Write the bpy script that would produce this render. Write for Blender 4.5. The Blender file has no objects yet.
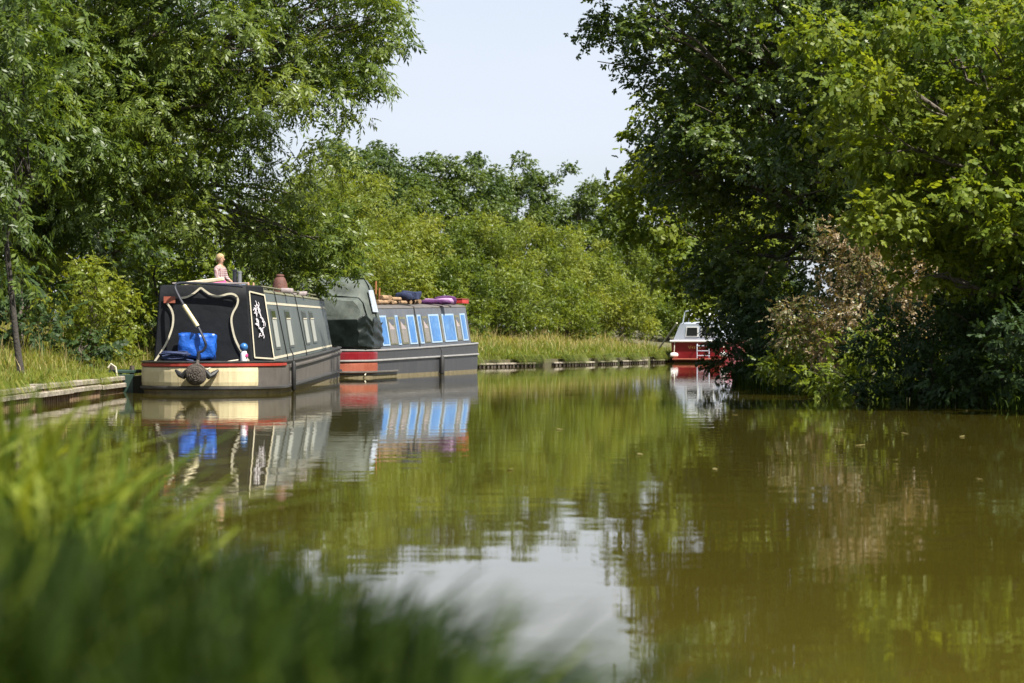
import bpy, bmesh, math
import numpy as np
from mathutils import Vector, Matrix

PI = math.pi
F = 2418.0                      # focal length in pixels at 1024 wide (85 mm on a 36 mm sensor)
CH = 0.76                       # camera height above the water
scene = bpy.context.scene
COL = scene.collection
rng = np.random.default_rng(7)

def W(px, py, Y):
    return Vector(((px - 512) / F * Y, Y, CH - (py - 341.5) / F * Y))

# ------------------------------------------------------------------ objects
def tag(o, label=None, cat=None, group=None, kind=None):
    if label: o['label'] = label
    if cat: o['category'] = cat
    if group: o['group'] = group
    if kind: o['kind'] = kind
    return o

def empty(name, loc=(0, 0, 0), rz=0.0):
    o = bpy.data.objects.new(name, None)
    COL.objects.link(o)
    o.location = loc
    o.rotation_euler = (0, 0, rz)
    o.empty_display_size = 0.2
    return o

def link(name, me, parent=None):
    o = bpy.data.objects.new(name, me)
    COL.objects.link(o)
    if parent is not None: o.parent = parent
    return o

class MB:
    """collects shapes for ONE mesh"""
    def __init__(s):
        s.v = []; s.f = []; s.m = []; s.mi = 0
    def add(s, vs, fs):
        b = len(s.v)
        s.v.extend([tuple(x) for x in vs])
        for f in fs:
            s.f.append([b + i for i in f]); s.m.append(s.mi)
    def box(s, c, size, rot=None, bev=0.0):
        cx, cy, cz = c; sx, sy, sz = (q / 2 for q in size)
        bev = min(bev, sx * .45, sy * .45, sz * .45)
        vs = []
        if bev <= 0:
            for z in (-sz, sz):
                for x, y in ((-sx, -sy), (sx, -sy), (sx, sy), (-sx, sy)): vs.append((x, y, z))
            fs = [(3, 2, 1, 0), (4, 5, 6, 7)] + [(i, (i + 1) % 4, 4 + (i + 1) % 4, 4 + i) for i in range(4)]
        else:
            for z, ins in ((-sz, bev), (-sz + bev, 0), (sz - bev, 0), (sz, bev)):
                a, b = sx - ins, sy - ins; k = bev if ins == 0 else 0.0
                q = bev * .7
                for x, y in ((-a + q, -b), (a - q, -b), (a, -b + q), (a, b - q), (a - q, b), (-a + q, b), (-a, b - q), (-a, -b + q)):
                    vs.append((x, y, z))
            fs = [tuple(range(7, -1, -1)), tuple(range(24, 32))]
            for r in range(3):
                for i in range(8):
                    fs.append((r * 8 + i, r * 8 + (i + 1) % 8, (r + 1) * 8 + (i + 1) % 8, (r + 1) * 8 + i))
        if rot is not None: vs = [rot @ Vector(p) for p in vs]
        s.add([(p[0] + cx, p[1] + cy, p[2] + cz) for p in vs], fs)
    def slab(s, pts, th):
        """planar polygon pushed out along its normal by th"""
        P = [Vector(p) for p in pts]
        n = Vector((0, 0, 0))
        for i in range(len(P)):
            a, b = P[i], P[(i + 1) % len(P)]
            n += a.cross(b)
        n.normalize()
        k = len(P)
        vs = P + [p + n * th for p in P]
        fs = [tuple(range(k - 1, -1, -1)), tuple(range(k, 2 * k))] + [(i, (i + 1) % k, k + (i + 1) % k, k + i) for i in range(k)]
        s.add(vs, fs)
    def tube(s, pts, r, n=8, cap=True):
        P = [Vector(p) for p in pts]
        R = r if hasattr(r, '__len__') else [r] * len(P)
        rings = []
        prev = None
        for i, p in enumerate(P):
            t = (P[min(i + 1, len(P) - 1)] - P[max(i - 1, 0)])
            if t.length < 1e-9: t = Vector((0, 0, 1))
            t.normalize()
            if prev is None:
                u = t.cross(Vector((0, 0, 1)))
                if u.length < .05: u = t.cross(Vector((1, 0, 0)))
            else:
                u = prev - t * prev.dot(t)
                if u.length < 1e-6: u = t.cross(Vector((1, 0, 0)))
            u.normalize(); prev = u
            w = t.cross(u)
            rings.append([p + (u * math.cos(2 * PI * j / n) + w * math.sin(2 * PI * j / n)) * R[i] for j in range(n)])
        vs = [q for r_ in rings for q in r_]
        fs = []
        for i in range(len(P) - 1):
            for j in range(n):
                a, b = i * n + j, i * n + (j + 1) % n
                fs.append((a, b, b + n, a + n))
        if cap:
            fs.append(tuple(range(n - 1, -1, -1)))
            fs.append(tuple((len(P) - 1) * n + j for j in range(n)))
        s.add(vs, fs)
    def lathe(s, prof, c=(0, 0, 0), n=16, rot=None):
        vs = []
        for r_, z in prof:
            for j in range(n):
                p = Vector((r_ * math.cos(2 * PI * j / n), r_ * math.sin(2 * PI * j / n), z))
                if rot is not None: p = rot @ p
                vs.append((p[0] + c[0], p[1] + c[1], p[2] + c[2]))
        fs = []
        for i in range(len(prof) - 1):
            for j in range(n):
                a, b = i * n + j, i * n + (j + 1) % n
                fs.append((a, b, b + n, a + n))
        fs.append(tuple(range(n - 1, -1, -1)))
        fs.append(tuple((len(prof) - 1) * n + j for j in range(n)))
        s.add(vs, fs)
    def loft(s, rings, closed=True, caps=True):
        k = len(rings[0])
        vs = [p for r_ in rings for p in r_]
        fs = []
        for i in range(len(rings) - 1):
            for j in range(k if closed else k - 1):
                a, b = i * k + j, i * k + (j + 1) % k
                fs.append((a, b, b + k, a + k))
        if caps:
            fs.append(tuple(range(k - 1, -1, -1)))
            fs.append(tuple((len(rings) - 1) * k + j for j in range(k)))
        s.add(vs, fs)
    def ribbon(s, pts, w, nrm, th):
        """flat strip of width w along pts, lying in the plane with normal nrm, th thick"""
        P = [Vector(p) for p in pts]; n = Vector(nrm).normalized()
        L = []
        for i, p in enumerate(P):
            t = (P[min(i + 1, len(P) - 1)] - P[max(i - 1, 0)]).normalized()
            d = t.cross(n).normalized() * (w / 2)
            L.append((p - d, p + d, p + d + n * th, p - d + n * th))
        s.loft(L)
    def build(s, name, mats, parent=None, smooth=False):
        me = bpy.data.meshes.new(name)
        me.from_pydata(s.v, [], s.f)
        mats = mats if isinstance(mats, (list, tuple)) else [mats]
        for m in mats: me.materials.append(m)
        if len(mats) > 1: me.polygons.foreach_set('material_index', s.m)
        bm = bmesh.new(); bm.from_mesh(me)
        bmesh.ops.recalc_face_normals(bm, faces=bm.faces)
        bm.to_mesh(me); bm.free()
        if smooth:
            me.polygons.foreach_set('use_smooth', [True] * len(me.polygons))
            try: me.set_sharp_from_angle(angle=math.radians(40))
            except Exception: pass
        me.update()
        return link(name, me, parent)

def quads_mesh(name, V, k, mats, v=None, per=None):
    """big mesh of k-gons, V is (n*k,3); v = random value per face"""
    n = len(V) // k
    me = bpy.data.meshes.new(name)
    me.vertices.add(n * k); me.loops.add(n * k); me.polygons.add(n)
    me.vertices.foreach_set('co', np.ascontiguousarray(V, dtype=np.float32).ravel())
    me.loops.foreach_set('vertex_index', np.arange(n * k, dtype=np.int32))
    me.polygons.foreach_set('loop_start', np.arange(0, n * k, k, dtype=np.int32))
    for m in (mats if isinstance(mats, (list, tuple)) else [mats]): me.materials.append(m)
    if v is not None:
        a = me.attributes.new('v', 'FLOAT', 'FACE')
        a.data.foreach_set('value', np.asarray(v, dtype=np.float32))
    me.update(calc_edges=True)
    me.validate()
    return me

# ------------------------------------------------------------------ materials
def nodes(name):
    m = bpy.data.materials.new(name); m.use_nodes = True
    nt = m.node_tree; nt.nodes.clear()
    out = nt.nodes.new('ShaderNodeOutputMaterial')
    return m, nt, out

def ramp(nt, cols, fac):
    r = nt.nodes.new('ShaderNodeValToRGB')
    el = r.color_ramp.elements
    while len(el) < len(cols): el.new(0.5)
    for e, (p, c) in zip(el, cols):
        e.position = p; e.color = (*c, 1)
    nt.links.new(fac, r.inputs['Fac'])
    return r.outputs['Color']

def paint(name, col, rough=.5, var=.25, scale=3.0, bump=0.0, metal=0.0, dirt_or_sheen=None, dirt_or_sheen_amt=.35, spec=.5, bscale=None, streak=False):
    """painted or natural surface with uneven tone and patches of dirt"""
    m, nt, out = nodes(name); L = nt.links.new
    b = nt.nodes.new('ShaderNodeBsdfPrincipled')
    tc = nt.nodes.new('ShaderNodeTexCoord')
    n1 = nt.nodes.new('ShaderNodeTexNoise'); n1.inputs['Scale'].default_value = scale; n1.inputs['Detail'].default_value = 6
    n1.inputs['Roughness'].default_value = .65
    L(tc.outputs['Object'], n1.inputs['Vector'])
    lo = [max(0, c * (1 - var)) for c in col]; hi = [min(1, c * (1 + var)) for c in col]
    c1 = ramp(nt, [(.3, lo), (.7, hi)], n1.outputs['Fac'])
    if dirt_or_sheen is not None:
        n2 = nt.nodes.new('ShaderNodeTexNoise'); n2.inputs['Scale'].default_value = scale * 2.7; n2.inputs['Detail'].default_value = 8
        n2.inputs['Roughness'].default_value = .75
        mp2 = nt.nodes.new('ShaderNodeMapping'); mp2.inputs['Scale'].default_value = (1, 1, .13 if streak else 1)
        L(tc.outputs['Object'], mp2.inputs['Vector']); L(mp2.outputs[0], n2.inputs['Vector'])
        mr = nt.nodes.new('ShaderNodeMapRange'); mr.inputs[1].default_value = .48; mr.inputs[2].default_value = .72; mr.inputs[4].default_value = dirt_or_sheen_amt
        L(n2.outputs['Fac'], mr.inputs[0])
        mx = nt.nodes.new('ShaderNodeMix'); mx.data_type = 'RGBA'
        L(mr.outputs[0], mx.inputs[0]); L(c1, mx.inputs[6]); mx.inputs[7].default_value = (*dirt_or_sheen, 1)
        c1 = mx.outputs[2]
    L(c1, b.inputs['Base Color'])
    rr = nt.nodes.new('ShaderNodeMapRange'); rr.inputs[3].default_value = max(0, rough - .1); rr.inputs[4].default_value = min(1, rough + .12)
    L(n1.outputs['Fac'], rr.inputs[0]); L(rr.outputs[0], b.inputs['Roughness'])
    b.inputs['Metallic'].default_value = metal
    b.inputs['Specular IOR Level'].default_value = spec
    if bump:
        n3 = nt.nodes.new('ShaderNodeTexNoise'); n3.inputs['Scale'].default_value = bscale or scale * 4; n3.inputs['Detail'].default_value = 4
        L(tc.outputs['Object'], n3.inputs['Vector'])
        bp = nt.nodes.new('ShaderNodeBump'); bp.inputs['Strength'].default_value = bump; bp.inputs['Distance'].default_value = .03
        L(n3.outputs['Fac'], bp.inputs['Height']); L(bp.outputs['Normal'], b.inputs['Normal'])
    L(b.outputs[0], out.inputs[0])
    return m

def leafmat(name, cols, trans=.38, rough=.42, spec=.45, patch=.5):
    """foliage: colour varies per leaf (attribute v) and in broad patches; light comes through the blade"""
    m, nt, out = nodes(name); L = nt.links.new
    at = nt.nodes.new('ShaderNodeAttribute'); at.attribute_name = 'v'
    c = ramp(nt, [(i / (len(cols) - 1), q) for i, q in enumerate(cols)], at.outputs['Fac'])
    b = nt.nodes.new('ShaderNodeBsdfPrincipled')
    b.inputs['Roughness'].default_value = rough; b.inputs['Specular IOR Level'].default_value = spec
    L(c, b.inputs['Base Color'])
    t = nt.nodes.new('ShaderNodeBsdfTranslucent')
    hs = nt.nodes.new('ShaderNodeMix'); hs.data_type = 'RGBA'; hs.blend_type = 'MULTIPLY'
    hs.inputs[0].default_value = 1; L(c, hs.inputs[6]); hs.inputs[7].default_value = (1.9, 1.75, .7, 1)
    L(hs.outputs[2], t.inputs['Color'])
    mx = nt.nodes.new('ShaderNodeMixShader'); mx.inputs[0].default_value = trans
    L(b.outputs[0], mx.inputs[1]); L(t.outputs[0], mx.inputs[2]); L(mx.outputs[0], out.inputs[0])
    return m

M = {}
M['ash'] = leafmat('ash_leaf', [(.045, .078, .014), (.072, .112, .019), (.105, .150, .025), (.140, .180, .032)], rough=.42, spec=.4, trans=.42)
M['oak'] = leafmat('oak_leaf', [(.032, .060, .012), (.052, .088, .016), (.078, .118, .020), (.110, .150, .025)], trans=.38)
M['maple'] = leafmat('maple_leaf', [(.048, .084, .012), (.078, .122, .014), (.112, .158, .016), (.155, .190, .022)], trans=.46, rough=.5, spec=.22)
M['willow'] = leafmat('willow_leaf', [(.085, .120, .018), (.120, .160, .022), (.160, .195, .026), (.200, .220, .034)], trans=.42, spec=.3)
M['hazel'] = leafmat('hazel_leaf', [(.064, .100, .015), (.098, .140, .018), (.130, .172, .020), (.170, .195, .026)], trans=.44, spec=.3)
M['dark'] = leafmat('dark_leaf', [(.020, .038, .014), (.030, .055, .016), (.045, .075, .020)], trans=.28, rough=.55, spec=.2)  # darkest leaf greens, used on the low bushes
M['hawthorn'] = leafmat('hawthorn_leaf', [(.050, .080, .020), (.085, .105, .030), (.165, .130, .062), (.245, .175, .10), (.31, .24, .15)], trans=.3)
M['grass'] = leafmat('grass_blade', [(.013, .026, .003), (.024, .044, .005), (.060, .096, .010), (.150, .180, .022)], trans=.35, rough=.6, spec=.10)  # dark first stops carry the shade over the near grass
M['bank'] = leafmat('bank_grass_blade', [(.085, .125, .016), (.135, .175, .022), (.200, .205, .040), (.32, .26, .10), (.42, .33, .15)], trans=.38, rough=.5, spec=.3)
M['straw'] = leafmat('dry_grass', [(.22, .19, .07), (.34, .27, .12), (.42, .34, .17)], trans=.3, rough=.6, spec=.2)
M['bark'] = paint('bark', (.085, .07, .052), .85, .4, 6, bump=.7)
M['bark_shaded'] = paint('shaded_bark', (.035, .03, .024), .9, .4, 8, bump=.7)  # bark colour darkened to stand for the shade on the slender trunk
M['bark_pale'] = paint('bark_grey', (.14, .125, .10), .85, .4, 6, bump=.6)
M['black_hull'] = paint('hull_blacking', (.035, .034, .033), .42, .3, 2, bump=.08, dirt_or_sheen=(.12, .105, .085), dirt_or_sheen_amt=.45)
M['grey_hull'] = paint('weathered_hull', (.085, .076, .068), .55, .25, 2.2, bump=.1, dirt_or_sheen=(.20, .17, .13), dirt_or_sheen_amt=.5, streak=True)
M['waterline'] = paint('waterline_scum', (.22, .185, .11), .7, .35, 5, bump=.2, dirt_or_sheen=(.08, .07, .04), dirt_or_sheen_amt=.6)
M['cream'] = paint('cream_paint', (.52, .45, .27), .5, .10, 3, bump=.08, dirt_or_sheen=(.24, .17, .09), dirt_or_sheen_amt=.75, streak=True)
M['creamline'] = paint('cream_line', (.48, .44, .33), .5, .12, 6, dirt_or_sheen=(.34, .30, .22), dirt_or_sheen_amt=.4)
M['redpaint'] = paint('red_paint', (.30, .028, .018), .5, .2, 3, dirt_or_sheen=(.22, .08, .04), dirt_or_sheen_amt=.45, streak=True)
M['deepred'] = paint('deep_red_paint', (.17, .007, .012), .3, .15, 3, dirt_or_sheen=(.12, .02, .02), dirt_or_sheen_amt=.3, streak=True)
M['rustred'] = paint('faded_red_paint', (.26, .065, .035), .6, .2, 3, dirt_or_sheen=(.22, .12, .07), dirt_or_sheen_amt=.5, streak=True)
M['canvas_black'] = paint('black_canvas', (.007, .008, .010), .7, .3, 4, bump=.35, spec=.22, bscale=6)
M['cabin1'] = paint('faded_green_cabin', (.052, .062, .056), .42, .22, 1.6, bump=.05, dirt_or_sheen=(.13, .13, .11), dirt_or_sheen_amt=.45, streak=True)
M['roof1'] = paint('roof_paint', (.115, .115, .07), .7, .25, 3, dirt_or_sheen=(.22, .20, .14), dirt_or_sheen_amt=.5)
M['strap'] = paint('black_strap', (.02, .022, .022), .7, .2, 6)
M['glass'] = paint('curtained_glass', (.30, .31, .28), .45, .12, 1)
M['darkglass'] = paint('dark_glass', (.018, .02, .022), .08, .2, 2)
M['brownglass'] = paint('brown_curtain_glass', (.13, .105, .075), .15, .35, 4, dirt_or_sheen=(.24, .19, .13), dirt_or_sheen_amt=.6)
M['white'] = paint('white_paint', (.72, .72, .70), .45, .06, 4, dirt_or_sheen=(.5, .48, .42), dirt_or_sheen_amt=.3, streak=True)
M['palegrey'] = paint('pale_grey_gelcoat', (.36, .40, .46), .35, .08, 3, dirt_or_sheen=(.36, .36, .36), dirt_or_sheen_amt=.35, streak=True)
M['blue_panel'] = paint('blue_panel_paint', (.026, .125, .33), .35, .35, 1.1, dirt_or_sheen=(.14, .29, .48), dirt_or_sheen_amt=.8)  # second, paler blue paints in the lighter reflections on the panels
M['greyline'] = paint('grey_line_paint', (.27, .265, .26), .5, .15, 3, dirt_or_sheen=(.15, .13, .11), dirt_or_sheen_amt=.5)
M['blueframe'] = paint('pale_blue_frame', (.27, .37, .48), .5, .08, 4)
M['cabin2'] = paint('grey_cabin_paint', (.062, .068, .078), .5, .22, 1.8, bump=.05, dirt_or_sheen=(.13, .11, .09), dirt_or_sheen_amt=.5, streak=True)
M['hull2'] = paint('grey_blacking', (.036, .037, .042), .48, .28, 1.8, bump=.1, dirt_or_sheen=(.085, .075, .066), dirt_or_sheen_amt=.5, streak=True)
M['tarpblue'] = paint('blue_tarpaulin', (.010, .085, .40), .38, .3, 3, bump=1.0, bscale=7)
M['navy'] = paint('navy_rope', (.015, .025, .07), .8, .3, 12, bump=.4)
M['rope'] = paint('weathered_rope', (.07, .058, .048), .9, .45, 25, bump=.8, dirt_or_sheen=(.15, .12, .09), dirt_or_sheen_amt=.6)
M['palerope'] = paint('pale_rope', (.50, .46, .36), .85, .2, 20, bump=.4)
M['rubber'] = paint('black_rubber', (.012, .012, .012), .6, .2, 8)
M['brass'] = paint('cream_sleeve', (.52, .46, .27), .4, .12, 6)
M['darksteel'] = paint('dark_steel', (.02, .022, .03), .35, .2, 6)
M['steel'] = paint('grey_steel', (.30, .31, .33), .35, .15, 6, metal=.6)
M['terracotta'] = paint('terracotta', (.10, .040, .028), .75, .35, 8, bump=.3, dirt_or_sheen=(.09, .03, .03), dirt_or_sheen_amt=.5)
M['pink'] = paint('pink_cloth', (.55, .06, .22), .8, .2, 6, bump=.3)
M['purple'] = paint('purple_cloth', (.065, .012, .08), .7, .3, 6, bump=.4)
M['lilac'] = paint('lilac_plastic', (.34, .20, .34), .6, .3, 6, bump=.3)
M['red'] = paint('red_plastic', (.42, .03, .025), .5, .2, 6)
M['plank'] = paint('pale_plank', (.55, .47, .34), .7, .15, 4, bump=.2)
M['log'] = paint('cut_log', (.24, .155, .085), .85, .35, 9, bump=.5, dirt_or_sheen=(.16, .085, .04), dirt_or_sheen_amt=.5)
M['rustpole'] = paint('orange_brown_pole', (.30, .12, .045), .7, .25, 8)
M['tarpgreen'] = paint('dark_green_tarpaulin', (.006, .010, .0085), .38, .4, 3, bump=.9, bscale=3.2, spec=.35)
M['canvasgreen'] = paint('faded_green_canvas', (.066, .080, .070), .75, .35, 3, bump=.7, bscale=4, dirt_or_sheen=(.14, .15, .125), dirt_or_sheen_amt=.6)
M['plastic'] = paint('clear_plastic_pane', (.34, .38, .43), .12, .3, 5, bump=.7, bscale=6, spec=.8)
M['timber'] = paint('weathered_timber', (.27, .235, .185), .85, .35, 5, bump=.6, dirt_or_sheen=(.085, .07, .05), dirt_or_sheen_amt=.85)
M['darktimber'] = paint('wet_timber', (.075, .058, .045), .8, .35, 6, bump=.4)
M['pile'] = paint('rusty_sheet_pile', (.17, .105, .06), .85, .4, 5, bump=.4, dirt_or_sheen=(.30, .22, .13), dirt_or_sheen_amt=.6)
M['soil'] = paint('soil', (.07, .06, .03), .95, .4, 1.2, bump=.4, dirt_or_sheen=(.075, .11, .025), dirt_or_sheen_amt=.9)
M['stagegreen'] = paint('dark_green_board', (.02, .045, .032), .45, .3, 4)
M['skin'] = paint('skin', (.40, .23, .155), .55, .06, 9)
M['hair'] = paint('fair_hair', (.36, .25, .13), .7, .25, 30, bump=.4)
M['denim'] = paint('blue_grey_denim', (.10, .12, .17), .85, .25, 14, bump=.2)
M['gold'] = paint('gold_lettering', (.62, .40, .12), .45, .1, 8)
M['mauve'] = paint('dusty_mauve', (.30, .25, .25), .6, .15, 8)
M['emblem'] = paint('white_emblem', (.60, .57, .60), .6, .12, 20)

def plaid():
    m, nt, out = nodes('plaid_shirt'); L = nt.links.new
    b = nt.nodes.new('ShaderNodeBsdfPrincipled'); b.inputs['Roughness'].default_value = .85
    tc = nt.nodes.new('ShaderNodeTexCoord')
    fac = None
    for d in ('X', 'Z'):
        w = nt.nodes.new('ShaderNodeTexWave'); w.bands_direction = d; w.inputs['Scale'].default_value = 9
        w.inputs['Distortion'].default_value = .6
        L(tc.outputs['Object'], w.inputs['Vector'])
        if fac is None: fac = w.outputs['Fac']
        else:
            a = nt.nodes.new('ShaderNodeMath'); a.operation = 'ADD'; L(fac, a.inputs[0]); L(w.outputs['Fac'], a.inputs[1]); fac = a.outputs[0]
    h = nt.nodes.new('ShaderNodeMath'); h.operation = 'MULTIPLY'; h.inputs[1].default_value = .5; L(fac, h.inputs[0])
    c = ramp(nt, [(0, (.12, .05, .055)), (.35, (.22, .11, .11)), (.6, (.34, .25, .25)), (1, (.46, .40, .39))], h.outputs[0])
    L(c, b.inputs['Base Color']); L(b.outputs[0], out.inputs[0])
    return m
M['plaid'] = plaid()

def water_mat():
    m, nt, out = nodes('canal_water'); L = nt.links.new
    b = nt.nodes.new('ShaderNodeBsdfPrincipled')
    b.inputs['IOR'].default_value = 1.36; b.inputs['Roughness'].default_value = .015
    tc = nt.nodes.new('ShaderNodeTexCoord')
    nz = nt.nodes.new('ShaderNodeTexNoise'); nz.inputs['Scale'].default_value = .25; nz.inputs['Detail'].default_value = 4
    L(tc.outputs['Object'], nz.inputs['Vector'])
    L(ramp(nt, [(.3, (.046, .038, .0055)), (.7, (.058, .048, .007))], nz.outputs['Fac']), b.inputs['Base Color'])
    # long low swell plus fine wind ripples; patches of calmer and livelier water
    h = None
    for sc_, st, wt in ((1.3, (1, 1.6, 1), 1.0), (5.5, (1, 1.7, 1), .22), (17., (1, 1.3, 1), .045)):
        mp = nt.nodes.new('ShaderNodeMapping'); mp.inputs['Scale'].default_value = st
        L(tc.outputs['Object'], mp.inputs['Vector'])
        n = nt.nodes.new('ShaderNodeTexNoise'); n.inputs['Scale'].default_value = sc_; n.inputs['Detail'].default_value = 1.5
        L(mp.outputs[0], n.inputs['Vector'])
        mu = nt.nodes.new('ShaderNodeMath'); mu.operation = 'MULTIPLY'; mu.inputs[1].default_value = wt
        L(n.outputs['Fac'], mu.inputs[0])
        if h is None: h = mu.outputs[0]
        else:
            a = nt.nodes.new('ShaderNodeMath'); a.operation = 'ADD'; L(h, a.inputs[0]); L(mu.outputs[0], a.inputs[1]); h = a.outputs[0]
    pz = nt.nodes.new('ShaderNodeTexNoise'); pz.inputs['Scale'].default_value = .12; pz.inputs['Detail'].default_value = 2
    L(tc.outputs['Object'], pz.inputs['Vector'])
    mr = nt.nodes.new('ShaderNodeMapRange'); mr.inputs[1].default_value = .35; mr.inputs[2].default_value = .65
    mr.inputs[3].default_value = .55; mr.inputs[4].default_value = 1.0
    L(pz.outputs['Fac'], mr.inputs[0])
    mu = nt.nodes.new('ShaderNodeMath'); mu.operation = 'MULTIPLY'; L(h, mu.inputs[0]); L(mr.outputs[0], mu.inputs[1])
    bp = nt.nodes.new('ShaderNodeBump'); bp.inputs['Strength'].default_value = 1.0; bp.inputs['Distance'].default_value = WAVE
    L(mu.outputs[0], bp.inputs['Height']); L(bp.outputs['Normal'], b.inputs['Normal'])
    L(b.outputs[0], out.inputs[0])
    return m
WAVE = .0019
M['water'] = water_mat()

# ------------------------------------------------------------------ camera, sun, sky
cam = bpy.data.cameras.new('camera'); co = bpy.data.objects.new('camera', cam); COL.objects.link(co)
co.location = (0, 0, CH); co.rotation_euler = (PI / 2, 0, 0)
cam.sensor_width = 36; cam.lens = F * 36 / 1024
cam.clip_start = .05; cam.clip_end = 6000
cam.dof.use_dof = True; cam.dof.focus_distance = 40; cam.dof.aperture_fstop = 5.0
scene.camera = co

SUN = Vector((.66, -.50, 1.20)).normalized()
sl = bpy.data.lights.new('sun', 'SUN'); so = bpy.data.objects.new('sun', sl); COL.objects.link(so)
sl.energy = 5.0; sl.angle = math.radians(.53); sl.color = (1, .95, .86)
so.rotation_euler = SUN.to_track_quat('Z', 'Y').to_euler(); so.location = (30, -20, 60)
world = bpy.data.worlds.new('World'); scene.world = world; world.use_nodes = True
wn = world.node_tree; bg = wn.nodes['Background']
sky = wn.nodes.new('ShaderNodeTexSky'); sky.sky_type = 'NISHITA'; sky.sun_disc = False
sky.sun_elevation = math.asin(SUN.z); sky.sun_rotation = math.atan2(SUN.x, SUN.y)
sky.air_density = 1.0; sky.dust_density = 1.6; sky.ozone_density = 1.6; sky.altitude = 60
hsv = wn.nodes.new('ShaderNodeHueSaturation'); hsv.inputs['Saturation'].default_value = .7
wn.links.new(sky.outputs[0], hsv.inputs['Color'])
# thin high cloud veil
wtc = wn.nodes.new('ShaderNodeTexCoord'); wmp = wn.nodes.new('ShaderNodeMapping'); wmp.inputs['Scale'].default_value = (1, 1, 5)
wnz = wn.nodes.new('ShaderNodeTexNoise'); wnz.inputs['Scale'].default_value = 3.2; wnz.inputs['Detail'].default_value = 5
wn.links.new(wtc.outputs['Generated'], wmp.inputs['Vector']); wn.links.new(wmp.outputs[0], wnz.inputs['Vector'])
wr = wn.nodes.new('ShaderNodeMapRange'); wr.inputs[1].default_value = .35; wr.inputs[2].default_value = .75; wr.inputs[3].default_value = .45; wr.inputs[4].default_value = .95
wn.links.new(wnz.outputs['Fac'], wr.inputs[0])
wmx = wn.nodes.new('ShaderNodeMix'); wmx.data_type = 'RGBA'; wsp = wn.nodes.new('ShaderNodeSeparateXYZ'); wn.links.new(wtc.outputs['Generated'], wsp.inputs[0])
wlo = wn.nodes.new('ShaderNodeMapRange'); wlo.interpolation_type = 'SMOOTHSTEP'
wlo.inputs[1].default_value = .12; wlo.inputs[2].default_value = .50; wlo.inputs[3].default_value = 1; wlo.inputs[4].default_value = .05
wn.links.new(wsp.outputs[2], wlo.inputs[0])
wmu = wn.nodes.new('ShaderNodeMath'); wmu.operation = 'MULTIPLY'; wn.links.new(wr.outputs[0], wmu.inputs[0]); wn.links.new(wlo.outputs[0], wmu.inputs[1])
wn.links.new(wmu.outputs[0], wmx.inputs[0]); wn.links.new(hsv.outputs[0], wmx.inputs[6])
wmx.inputs[7].default_value = (4.6, 4.95, 5.65, 1)
wn.links.new(wmx.outputs[2], bg.inputs[0]); bg.inputs[1].default_value = .075

scene.view_settings.view_transform = 'Standard'; scene.view_settings.look = 'None'
scene.view_settings.exposure = 1.25; scene.view_settings.gamma = 1
scene.render.engine = 'CYCLES'
cy = scene.cycles
cy.use_denoising = True
try: cy.denoiser = 'OPENIMAGEDENOISE'; cy.denoising_input_passes = 'RGB_ALBEDO_NORMAL'
except Exception: pass
cy.max_bounces = 7; cy.diffuse_bounces = 3; cy.glossy_bounces = 3; cy.transmission_bounces = 4; cy.transparent_max_bounces = 4
cy.caustics_reflective = False; cy.caustics_refractive = False
cy.sample_clamp_indirect = 6

# ------------------------------------------------------------------ canal and ground
LE = np.array([(.5, -400), (.45, -6), (.33, 0), (.28, 1), (.1, 2.2), (-.15, 3.3), (-.65, 4.8), (-1.3, 6.3), (-2.3, 8.5), (-4.2, 14), (-5.3, 20), (-5.72, 27),
               (-5.82, 32), (-5.9, 37), (-5.95, 42), (-5.9, 47), (-5.6, 52), (-4.7, 57.5), (-3.2, 63), (-2.2, 66.5), (-1.08, 70.7), (1.8, 76.6), (5.9, 89), (10, 96),
               (17, 104), (32, 116), (65, 140), (150, 185), (420, 260), (1500, 420)])
RE = np.array([(9.5, -400), (9.2, -6), (8.4, 5), (7.4, 12), (6.3, 20), (5.5, 26), (4.6, 33), (3.95, 40), (4.35, 48), (5.7, 56), (8.6, 67), (11.2, 76),
               (14.6, 85), (20, 93), (33, 105), (68, 129), (156, 174), (424, 250), (1502, 400)])
le = lambda y: np.interp(y, LE[:, 1], LE[:, 0])
re_ = lambda y: np.interp(y, RE[:, 1], RE[:, 0])
def sm(a, b, x):
    t = np.clip((x - a) / (b - a), 0, 1); return t * t * (3 - 2 * t)
def lump(x, y):
    return (np.sin(x * 1.3 + y * .7) + np.sin(x * .55 - y * 1.1 + 2) + np.sin(x * 2.3 + 1.1 * y + 1)) * .33
def gz_left(d, y, x):
    return .22 + .68 * sm(0.2, 7, d) + .42 * sm(.2, 2.2, d) * sm(33, 39, y) * (1 - sm(50, 58, y)) + .07 * lump(x, y) * sm(0.2, 1.5, d) + np.clip(d - 12, 0, 60) * .012
def gz_right(d, y, x):
    return -.06 + .26 * sm(0, 1.6, d) + .5 * sm(.8, 6, d) + .07 * lump(x, y) * sm(.2, 1.5, d) + np.clip(d - 12, 0, 60) * .012
def ground_z(x, y):
    x = np.asarray(x, float); y = np.asarray(y, float)
    l, r = le(y), re_(y)
    return np.where(x < l, gz_left(l - x, y, x), np.where(x > r, gz_right(x - r, y, x), -.7))

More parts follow.
